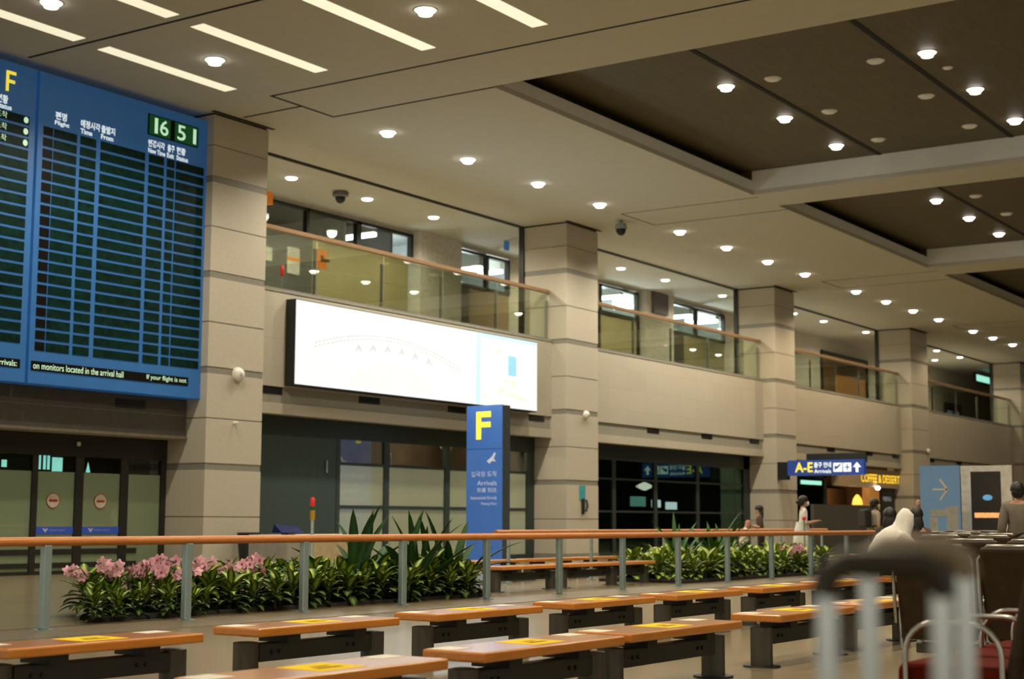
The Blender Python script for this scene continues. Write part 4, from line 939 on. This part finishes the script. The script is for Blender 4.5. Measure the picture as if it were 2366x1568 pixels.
# ------------------------------------------------------------------ signs at the coffee end
def hanging_sign():
    X = 53.0; y1, y0 = 23.2, 20.25; z0, z1 = 2.80, 3.36
    t = thing('hanging_sign', 'blue hanging sign with yellow A-E and white pictograms by the third pillar', 'sign', (X, 21.7, z0))
    MB().box(X, y0, z0, X + .25, y1, z1).build('casing', DEEPBLUE, t)
    MB().box(X + .05, y1, z0 - .15, X + .22, 23.63, z1 - .05).build('bracket', BLACKBOX, t)
    MB().box(X + .35, y0 + .05, z1 - .1, X + .5, y1 - .6, z1 + .25).build('rear_box', BLACKBOX, t)
    xd = Vector((0, -1, 0))
    txt('A-E', t, YELLOWTXT, (X, y1 - .30, z0 + .12), xd, EZ, .36, width=.70, bold=.02)
    txt('출구 안내', t, WHITETXT, (X, y1 - 1.05, z0 + .28), xd, EZ, .20, width=.66, bold=.02)
    txt('Arrivals', t, WHITETXT, (X, y1 - 1.05, z0 + .08), xd, EZ, .14, width=.66, bold=.015)
    m = MB()
    for k, w in ((1.80, .34), (2.18, .30)):
        m.box(X - .012, y1 - k - w, z0 + .12, X - .006, y1 - k, z0 + .44)
    pg = m.build('pictograms', WHITETXT, t)
    m = MB(); yc = y1 - 1.97; m.add([(X - .014, yc + .12, z0 + .18), (X - .014, yc - .02, z0 + .26), (X - .014, yc - .13, z0 + .40), (X - .014, yc - .10, z0 + .42), (X - .014, yc + .04, z0 + .32), (X - .014, yc + .13, z0 + .36)], [(0, 1, 2, 3, 4, 5)])
    yc = y1 - 2.33; m.box(X - .014, yc - .02, z0 + .16, X - .013, yc + .02, z0 + .40).box(X - .014, yc - .10, z0 + .26, X - .013, yc + .10, z0 + .30); m.build('pictogram_marks', DEEPBLUE, pg)
    m = MB(); yc, zc = y1 - 2.70, z0 + .28
    m.add([(X - .01, yc + .16, zc), (X - .01, yc, zc + .18), (X - .01, yc - .16, zc), (X - .01, yc - .05, zc), (X - .01, yc - .05, zc - .18), (X - .01, yc + .05, zc - .18), (X - .01, yc + .05, zc)], [(0, 1, 2, 3, 4, 5, 6)])
    m.build('arrow', WHITETXT, t)
hanging_sign()
t = tag(MB().box(55.3, BY - .04, 2.62, 57.0, BY - .02, 2.78).box(57.9, BY - .04, 2.62, 60.0, BY - .02, 2.78).build('lit_lettering', TEALTXT), 'pale green lit lettering above the dark doorway under the hanging sign', 'sign')
t = tag(MB().box(54.9, BY - .05, 1.75, 56.0, BY - .03, 2.02).build('teal_sticker', mat('teal_lit', (.2, .5, .5), .5, emit=(.25, .6, .58), estr=.6)), 'teal sign beside the third pillar just above the woman in white', 'sign')
t = tag(MB().box(54.88, BY - .3, 2.1, 55.3, BY - .012, 2.5).build('orange_sticker', mat('coral_print', (.45, .14, .08), .5)), 'coral coloured sign on the third pillar edge below the hanging sign', 'sign')
bay_shell(60.7, 67.9, 3.6, mat('shop_shell', (.07, .042, .022), .7), 4)
def shop():
    FY = 24.3
    t = thing('coffee_shop_front', 'beige coffee shop front with lit yellow lettering between the third and fourth pillars', 'shop front', (64.2, FY, 0))
    MB().box(60.7, FY, 2.62, 67.9, FY + .3, 3.4).build('fascia', SHOPBEIGE, t)
    MB().box(60.7, FY + 2.5, 0, 67.9, FY + 2.6, 2.62).build('rear_wall', mat('shop_rear', (.06, .035, .02), .7), t)
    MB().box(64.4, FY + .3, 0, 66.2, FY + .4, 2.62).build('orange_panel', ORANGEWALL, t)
    MB().box(66.2, FY + .2, 0, 67.9, FY + .3, 2.62).build('menu_board', BLACKBOX, t)
    MB().box(60.6, FY + .9, 0, 63.9, FY + 1.4, 1.0).build('counter', BROWNWOOD, t)
    a = at_y(1990, 1113, FY); b = at_y(2078, 1115, FY)
    txt('COFFEE & DESSERT', t, LAMPYELLOW, (a.x, FY, 2.83), EX, EZ, .36, width=b.x - a.x, name='lit_lettering', bold=.004)
    txt('MENU', t, mat('menu_text', (.4, .4, .42), .5, emit=(.4, .4, .42), estr=.5), (66.4, FY + .2, 2.05), EX, EZ, .2, width=1.0, name='menu_lettering')
    p = at_y(2027, 1127, FY - .1); tag(MB().ell((p.x, FY - .12, p.z), (.16, .1, .09)).build('spot_lamp', MEZZLENS, None, True), 'small bright spot lamp under the coffee lettering', 'lamp')
    p = at_y(1981, 1157, FY + .8); q = thing('pendant_or_reflection', 'warm yellow pendant lamp inside the coffee shop', 'lamp', (p.x, FY + .8, p.z))
    MB().lathe((p.x, FY + .8, p.z), [(.05, .28), (.18, .1), (.24, -.14), (.20, -.17)], 16).build('lamp_shade', WARMLAMP, q, True)
    MB().tube([(p.x, FY + .8, p.z + .25), (p.x, FY + .8, 2.4)], .015, 6).build('cord', BLACKMETAL, q)
shop()
t = thing('partition_screen', 'dark grey-brown partition screen standing behind the railing end', 'partition', (46, 19.0, 0))
MB().box(45.4, 19.0, .05, 50.3, 19.12, 1.66).build('panel', mat('partition_brown', (.055, .050, .036), .7), t)
MB().box(45.4, 18.85, 0, 45.55, 19.3, .05).box(50.15, 18.85, 0, 50.3, 19.3, .05).build('feet', BLACKMETAL, t)

# banner and framed poster (both face the hall's length)
def along(px, dist):       # ground point at a given range along a measured column
    d = FWD + RIGHT * ((px - 1183) / FPX); d.z = 0; d.normalize(); return EYE.x + d.x * dist, EYE.y + d.y * dist
def banner():
    x, y = along(2162, 31.6)
    t = thing('arrow_banner', 'light blue standing banner with a cream arrow pointing sideways', 'banner', (x, y, 0))
    W = .40
    MB().box(x, y - W, .12, x + .02, y + W, 2.22).build('sheet', BANNERBLUE, t)
    MB().box(x - .15, y - W, 0, x + .2, y + W, .10).build('base', GREYPLASTIC, t)
    MB().tube([(x + .04, y, .1), (x + .04, y, 2.2)], .015).build('pole', STEEL, t, True)
    c = mat('banner_arrow', (.52, .48, .40), .6); m = MB(); zc = 1.75
    m.box(x - .006, y - .14, zc - .018, x - .002, y + .15, zc + .018)
    for s in (1, -1):
        m.add([(x - .006, y - .17, zc + s * .005), (x - .006, y - .13, zc - s * .012), (x - .006, y + .015, zc + s * .19), (x - .006, y - .02, zc + s * .215)], [(0, 1, 2, 3)])
    m.build('arrow', c, t)
    MB().box(x - .005, y - .35, .9, x - .001, y - .12, 1.42).box(x - .005, y + .05, .9, x - .001, y + .22, 1.2).box(x - .005, y - .12, 1.22, x - .001, y + .2, 1.36).build('skyline_print', BANNERGREY, t)
    x, y = along(2268, 32.2)
    t = thing('framed_poster_stand', 'white framed stand with a dark poster beside the arrow banner', 'poster stand', (x, y, 0))
    W = .51
    MB().box(x, y - W, .25, x + .06, y + W, 2.24).build('frame', FRAMEGREY, t)
    MB().box(x - .004, y - .29, .95, x, y + .31, 2.12).build('poster', POSTERDARK, t)
    MB().box(x - .008, y - .24, 1.20, x - .004, y + .25, 1.30).build('orange_glow', GLOW, t)
    m = MB(); m.ell((x - .006, y - .02, 1.60), (.003, .10, .06)); m.build('blue_glow', BLUEGLOW, t)
    for s in (-.4, .4): MB().box(x - .2, y + s - .03, 0, x + .26, y + s + .03, .25).build('foot', GREYPLASTIC, t)
banner()

# ------------------------------------------------------------------ tandem seats
def loop_pts(w, h, r=.12, z0=.0):
    pts = [(-w / 2, z0)]
    for k in range(7): a = pi - k * pi / 12; pts.append((-w / 2 + r + r * cos(a), h - r + r * sin(a)))
    for k in range(7): a = pi / 2 - k * pi / 12; pts.append((w / 2 - r + r * cos(a), h - r + r * sin(a)))
    pts.append((w / 2, z0)); return pts
def seat_row(label, x, y, n, rz, group='tandem waiting seats', top=.95):
    """n seats side by side along local +x; people sit facing local +y"""
    t = thing('tandem_seat', label, 'seat', (x, y, 0), rz, group)
    sw = .56; L = n * sw
    MB().box(.05, .16, .24, L - .05, .24, .31).build('beam', LEGMETAL, t, local=True, bevel=.01)
    for a in (.3, L - .3):
        MB().tube([(a, .20, .24), (a, .20, .05)], .035, 12).tube([(a, -.10, .02), (a, .2, .06), (a, .50, .02)], .024, 10).build('leg', CHROME, t, True, local=True)
    for k in range(n):
        cx = (k + .5) * sw
        MB().box(cx - sw / 2 + .03, -.03, .38, cx + sw / 2 - .03, .46, .49).build('seat', REDFABRIC, t, local=True, bevel=.04, seg=3)
        MB().box(cx - .05, .10, .31, cx + .05, .30, .38).build('seat_bracket', LEGMETAL, t, local=True)
        b = MB().box(cx - sw / 2 + .03, -.10, .34, cx + sw / 2 - .03, -.02, top)
        for v in b.v: v.y -= (v.z - .5) * .22
        b = b.build('backrest', LEATHER, t, local=True, bevel=.035, seg=3)
        rim = MB().tube([(cx - sw / 2 + .02, -.11 - .01, .45), (cx - sw / 2 + .02, -.06 - (top - .5) * .22, top - .08), (cx - sw / 2 + .08, -.06 - (top - .5) * .22, top + .005), (cx + sw / 2 - .08, -.06 - (top - .5) * .22, top + .005), (cx + sw / 2 - .02, -.06 - (top - .5) * .22, top - .08), (cx + sw / 2 - .02, -.11 - .01, .45)], .012, 8)
        rim.build('back_frame', CHROME, b, True, local=True)
    for k in range(n + 1):
        cx = min(max(k * sw, .015), L - .015)
        MB().tube([(cx, .20 + u, z) for u, z in loop_pts(.42, .67, .14, .28)], .013, 10).build('armrest', CHROME, t, True, local=True)
    return t
seat_row('dark red cushioned seats with chrome arm loops behind the suitcase handles', 6.62, 1.955, 3, 0, top=.90)
seat_row('dark leather seat row closing the bench row away from the railing', 9.95, 3.58, 4, radians(-90))
seat_row('second dark leather seat row behind the suitcase handles', 13.4, 4.40, 4, radians(-90))
seat_row('dark leather seat row beside the person in the white hood', 17.6, 6.05, 5, radians(-90))
seat_row('dark leather seat row just in front of the standing person in grey', 20.8, 6.9, 6, radians(-90))
seat_row('dark leather seat row in front of the arrow banner', 24.0, 8.3, 6, radians(-90))
seat_row('farthest dark leather seat row at the feet of the arrow banner', 28.0, 9.2, 5, radians(-90))

# ------------------------------------------------------------------ suitcases close to the camera
def suitcase(label, pxl, pxr, depth, ytop, gripm, tubeoff):
    k = depth / FPX
    base = EYE + FWD * depth
    cx = (pxl + pxr) / 2; c = EYE + (FWD + RIGHT * ((cx - 1183) / FPX) - UP * ((ytop - 784) / FPX)) * depth
    w = (pxr - pxl) * k; zt = c.z
    rz = math.atan2(RIGHT.y, RIGHT.x)
    t = thing('suitcase', label, 'suitcase', (c.x, c.y, 0), rz)
    W = .36; D = .22
    MB().box(-W / 2, -D / 2 + .05, .05, W / 2, D / 2 + .05, .62).build('shell', CASE, t, local=True, bevel=.035, seg=3)
    for s in (-1, 1):
        MB().tube([(s * w / 2, 0, .60), (s * w / 2, 0, zt - .03)], .0098, 12, sq=1.2).build('handle_tube', HANDLESTEEL, t, True, local=True)
        for q in (-1, 1): MB().tube([(s * .13 - .012, .05 + q * .07, .03), (s * .13 + .012, .05 + q * .07, .03)], .03, 14).build('wheel', BLACKMETAL, t, True, local=True)
    g = .014
    MB().tube([(-w / 2 - .004, 0, zt - .035), (-w / 2 + .002, 0, zt - .012), (-w / 2 + .02, 0, zt), (w / 2 - .02, 0, zt), (w / 2 - .002, 0, zt - .012), (w / 2 + .004, 0, zt - .035)], [g * .9, g, g, g, g, g * .9], 14, sq=1.1).build('grip', gripm, t, True, local=True)
    return t
suitcase('suitcase whose dark grip and steel handle tubes stand out of focus close by', 1908, 2172, 1.62, 1302, GRIP, 0)
suitcase('second suitcase with a greyish handle bar just behind the first', 2004, 2226, 1.82, 1266, mat('grey_brown_grip', (.26, .21, .145), .4), 0)

# ------------------------------------------------------------------ people
def person(label, loc, rz, joints, radii, mats_, bone_mat, hairstyle='short', mask=True, extra=None, scale=1.0):
    """joints: name -> (x fwd, y left, z); figure faces local +x"""
    t = thing('person', label, 'person', loc, rz); t.scale = (scale, scale, scale)
    J = joints
    bones = [('pelvis', 'waist'), ('waist', 'chest'), ('chest', 'neck'), ('neck', 'jaw'), ('jaw', 'head'), ('head', 'crown'), ('jaw', 'nose')]
    for s in ('l', 'r'): bones += [('chest', s + 'sho'), (s + 'sho', s + 'elb'), (s + 'elb', s + 'wri'), ('pelvis', s + 'hip'), (s + 'hip', s + 'kne'), (s + 'kne', s + 'ank'), (s + 'ank', s + 'toe')]
    names = list(J); idx = {n: i for i, n in enumerate(names)}
    vs = [Vector(J[n]) for n in names]; es = [(idx[a], idx[b]) for a, b in bones]
    rad = [radii[n if n in radii else n[1:]] for n in names]
    seg = [(vs[a], vs[b], bone_mat.get(bones[i][1] if bones[i][1] in bone_mat else bones[i][1][1:], 0)) for i, (a, b) in enumerate(es)]
    for s, sg in (('l', 1), ('r', -1)):
        w = Vector(J[s + 'wri']); d = (w - Vector(J[s + 'elb'])).normalized(); side = d.cross(EZ)
        if side.length < .1: side = Vector((1, 0, 0))
        side.normalize(); up = side.cross(d)
        pi_ = len(vs); pc = w + d * .05; vs.append(pc); rad.append((.035, .018)); es.append((idx[s + 'wri'], pi_)); seg.append((w, pc, bone_mat['hand']))
        for q in range(5):
            off = side * (.028 - .014 * q); ln = (.05, .075, .085, .078, .06)[q]
            dd = (d + side * (.6 if q == 0 else .06 * (2.5 - q) / 2)).normalized()
            a = pc + off * (.9 if q else 1.0); b = a + dd * ln * .6 + d * .02; c = b + (dd * .7 - up * .5).normalized() * ln * .5
            i0 = len(vs); vs += [b, c]; rad += [(.009, .009), (.008, .008)]; es += [(pi_, i0), (i0, i0 + 1)]; seg += [(pc, b, bone_mat['hand']), (b, c, bone_mat['hand'])]
    me = bpy.data.meshes.new('body'); me.from_pydata([tuple(v) for v in vs], es, [])
    o = bpy.data.objects.new('body', me); COL.objects.link(o)
    sk = o.modifiers.new('skin', 'SKIN'); 
    for i, r in enumerate(rad): me.skin_vertices[0].data[i].radius = r if isinstance(r, tuple) else (r, r)
    me.skin_vertices[0].data[idx['pelvis']].use_root = True
    ss = o.modifiers.new('sub', 'SUBSURF'); ss.levels = 1; ss.render_levels = 1
    dg = bpy.context.evaluated_depsgraph_get(); me2 = bpy.data.meshes.new_from_object(o.evaluated_get(dg))
    bpy.data.objects.remove(o)
    me2.materials.clear()
    for m_ in mats_: me2.materials.append(m_)
    for p in me2.polygons:
        c = p.center; best = (1e9, 0)
        for a, b, mi in seg:
            ab = b - a; u = max(0, min(1, (c - a).dot(ab) / max(ab.length_squared, 1e-9))); dd = (c - a - ab * u).length
            if dd < best[0]: best = (dd, mi)
        p.material_index = best[1]; p.use_smooth = True
    ob = bpy.data.objects.new('body', me2); COL.objects.link(ob); ob.parent = t
    h = Vector(J['head']); f = (Vector(J['nose']) - Vector(J['jaw'])); f.z = 0; f.normalize(); up = (Vector(J['crown']) - Vector(J['jaw'])).normalized(); lf = up.cross(f).normalized(); f = lf.cross(up)
    RM = Matrix((f, lf, up)).transposed()
    hm = MB(); hm.ell(h - f * .018 + up * .035, (.112, .098, .112), 16, 10, z0=-.25, z1=1, R=RM); hm.ell(h - f * .05 - up * .01, (.075, .092, .10), 14, 8, R=RM)
    if hairstyle == 'bun': hm.ell(h - f * .13 + up * .0, (.055, .05, .055), 12, 8, R=RM)
    if hairstyle == 'long': hm.ell(h - f * .07 - up * .13, (.07, .11, .20), 14, 10, R=RM)
    if hairstyle != 'none': hm.build('hair', HAIR, t, True, local=True)
    if mask: MB().ell(h + f * .062 - up * .045, (.052, .062, .06), 14, 8, R=RM).build('face_mask', MASK, t, True, local=True)
    em = MB()
    for s in (1, -1): em.ell(h + f * .088 + lf * (s * .033) + up * .022, (.010, .012, .008), 8, 6)
    em.build('eyes', HAIR, t, True, local=True)
    if extra: extra(t, RM, h)
    return t
RAD = dict(pelvis=(.15, .11), waist=(.13, .10), chest=(.155, .115), neck=(.052, .052), jaw=(.062, .062), head=(.088, .078), crown=(.07, .062), nose=(.016, .016), sho=(.068, .068), elb=(.046, .046), wri=(.032, .032), hip=(.098, .098), kne=(.066, .066), ank=(.045, .045), toe=(.035, .03))
def stand(h=1.62, lean=0.0, arms='down'):
    k = h / 1.70
    J = dict(pelvis=(0, 0, .93), waist=(lean * .3, 0, 1.09), chest=(lean * .8, 0, 1.30), neck=(lean, 0, 1.45), jaw=(lean + .02, 0, 1.52), head=(lean + .02, 0, 1.59), crown=(lean + .01, 0, 1.66), nose=(lean + .12, 0, 1.55))
    for s, g in (('l', 1), ('r', -1)):
        J[s + 'sho'] = (lean * .85, g * .18, 1.37); J[s + 'hip'] = (0, g * .095, .88); J[s + 'kne'] = (.02, g * .10, .48); J[s + 'ank'] = (-.02, g * .10, .08); J[s + 'toe'] = (.14, g * .12, .03)
        if arms == 'down': J[s + 'elb'] = (lean * .5 - .03, g * .24, 1.08); J[s + 'wri'] = (lean * .5 + .06, g * .25, .84)
        else: J[s + 'elb'] = (lean * .5 + .02, g * .23, 1.08); J[s + 'wri'] = (lean + .26, g * .10, 1.14)
    return {n: tuple(c * k for c in v) for n, v in J.items()}
def sit(lean=.1, h=1.0, arms='lap', seat=.45):
    z = seat + .08
    J = dict(pelvis=(0, 0, z), waist=(lean * .35, 0, z + .16), chest=(lean * .8, 0, z + .36), neck=(lean * 1.2, 0, z + .51), jaw=(lean * 1.3 + .03, 0, z + .58), head=(lean * 1.35 + .03, 0, z + .65), crown=(lean * 1.35 + .02, 0, z + .72), nose=(lean * 1.3 + .13, 0, z + .60))
    for s, g in (('l', 1), ('r', -1)):
        J[s + 'sho'] = (lean * .9, g * .17, z + .43); J[s + 'hip'] = (.05, g * .10, z); J[s + 'kne'] = (.44, g * .12, z + .01); J[s + 'ank'] = (.44, g * .12, .09); J[s + 'toe'] = (.58, g * .13, .04)
        if arms == 'lap': J[s + 'elb'] = (lean * .6 + .02, g * .25, z + .18); J[s + 'wri'] = (.26, g * .14, z + .14)
        else: J[s + 'elb'] = (lean + .14, g * .2, z + .36); J[s + 'wri'] = (lean + .36, g * .12, z + .46)
    return J
BM = dict(waist=0, chest=0, neck=2, jaw=2, head=2, crown=2, nose=2, sho=0, elb=0, wri=2, hip=1, kne=1, ank=1, toe=3, hand=2)
def facing_right(): return math.atan2(RIGHT.y, RIGHT.x)
def red_phone(t, RM, h):
    pass
DR = facing_right()
x, y = along(1846, 35.0)
BMD = dict(BM); BMD['elb'] = 0; BMD['kne'] = 0
def skirt(t, RM, h):
    MB().lathe((0, 0, 0), [(.13, 1.10), (.17, .95), (.20, .75), (.225, .52), (.21, .50)], 20).build('dress', CLOTHDRESS, t, True, local=True)
person('woman in white dress and face mask standing by the third pillar with a phone', (x, y, 0), DR, stand(1.66, .03, 'fwd'), RAD, [CLOTHDRESS, CLOTHDRESS, SKIN, CLOTHDARK], BMD, 'bun', True, skirt)
v = Vector((cos(DR), sin(DR), 0)); q = Vector((x, y, 0)) + v * .36
t = thing('mobile_phone', 'dark phone held by the woman in the white dress', 'phone', (q.x, q.y, 1.13))
MB().box(-.02, -.075, 0, .02, .075, .012).build('case', BLACKBOX, t, local=True, bevel=.003)
q = Vector((x, y, 0)) + v * .22
t = thing('red_light', 'small red light glowing beside the woman in the white dress', 'lamp', (x, y - .5, 0))
p = at_y(1858, 1197, y - .5); t.location = (p.x, y - .5, p.z)
MB().ell((0, 0, 0), (.045, .045, .05), 12, 8).build('lens', RED, t, True, local=True)
MB().tube([(0, 0, -.04), (0, 0, -p.z)], .015, 8).build('stand', GREYPLASTIC, t, True, local=True)
x, y = along(2008, 36.3)
def backpack(t, RM, h):
    MB().box(-.30, -.17, .98, -.12, .17, 1.40).build('backpack', CLOTHDARK, t, local=True, bevel=.05)
    for s in (1, -1): MB().tube([(-.12, s * .11, 1.38), (.02, s * .12, 1.44), (.13, s * .12, 1.28), (.10, s * .12, 1.05), (-.1, s * .12, 1.0)], .024, 8).build('strap', CLOTHDARK, t, True, local=True)
person('person in a beige top with a dark backpack and white mask behind the railing end', (x, y, 0), DR + .3, stand(1.62, .04), RAD, [CLOTHBEIGE, CLOTHDARK, SKIN, CLOTHDARK], BM, 'short', True, backpack)
x, y = along(2030, 21.3)
def hood(t, RM, h):
    m = MB(); hx, hz = h.x, h.z
    m.tube([(hx - .03, 0, hz + .155), (hx - .02, 0, hz + .135), (hx, 0, hz + .07), (hx - .01, 0, hz - .03), (hx - .05, 0, hz - .12), (hx - .10, 0, hz - .21), (hx - .18, 0, hz - .33), (hx - .26, 0, hz - .46), (hx - .31, 0, hz - .60)], [.02, .06, .112, .125, .135, .20, .25, .245, .22], 18)
    m.tube([(hx - .14, .16, hz - .22), (hx - .36, .22, hz - .40), (hx - .42, .2, hz - .52)], [.11, .095, .08], 12)
    m.tube([(hx - .12, -.16, hz - .22), (hx + .04, -.22, hz - .38), (hx + .16, -.14, hz - .42)], [.11, .09, .07], 12)
    m.build('hooded_top', CLOTHWHITE, t, True, local=True)
HR = dict(RAD); HR['chest'] = (.18, .14); HR['waist'] = (.17, .14); HR['sho'] = (.09, .09); HR['elb'] = (.075, .075); HR['wri'] = (.05, .05)
person('seated person in a white hooded top bending forward', (x, y, -.05), DR, sit(.2), HR, [CLOTHWHITE, CLOTHDARK, SKIN, CLOTHDARK], dict(BM, wri=0), 'none', False, hood)
x, y = along(2046, 23.0)
person('dark-haired seated person just beyond the white hood', (x, y, 0), radians(20), sit(.05), RAD, [CLOTHDARK, CLOTHDARK, SKIN, CLOTHDARK], dict(BM, wri=0), 'long', False)
x, y = along(2104, 22.2)
person('dark-haired seated person in brown between the white hood and the arrow banner', (x, y, 0), radians(10), sit(.05), RAD, [CLOTHBROWN, CLOTHDARK, SKIN, CLOTHDARK], dict(BM, wri=0), 'long', False)
x, y = along(2338, 23.4)
person('standing dark-haired person in a grey jacket at the picture edge', (x, y, 0), radians(30), stand(1.66, 0), HR, [CLOTHGREY, CLOTHDARK, SKIN, CLOTHDARK], dict(BM, wri=0), 'short', True)
x, y = along(2112, 42)
person('person in white standing half hidden by the arrow banner', (x, y, 0), radians(200), stand(1.74, 0), RAD, [CLOTHWHITE, CLOTHDARK, SKIN, CLOTHDARK], BM, 'none', False)
x, y = along(1708, 39.6)
person('seated person in a cream top reaching forward behind the farther planting', (x, y, -.05), DR, sit(.10, arms='reach', seat=.40), HR, [CLOTHWHITE, CLOTHDARK, SKIN, CLOTHDARK], BM, 'none', False)
x, y = along(1752, 40.2)
person('person with long dark hair in front of the dark glass front', (x, y, 0), DR + pi, stand(1.50, .05, 'fwd'), RAD, [CLOTHBROWN, CLOTHDARK, SKIN, CLOTHDARK], BM, 'long', False)

# ------------------------------------------------------------------ ambient light
w = bpy.data.worlds.new('world'); SC.world = w; w.use_nodes = True
bg = w.node_tree.nodes['Background']; bg.inputs['Color'].default_value = (1.0, 0.90, 0.70, 1); bg.inputs['Strength'].default_value = 0.55
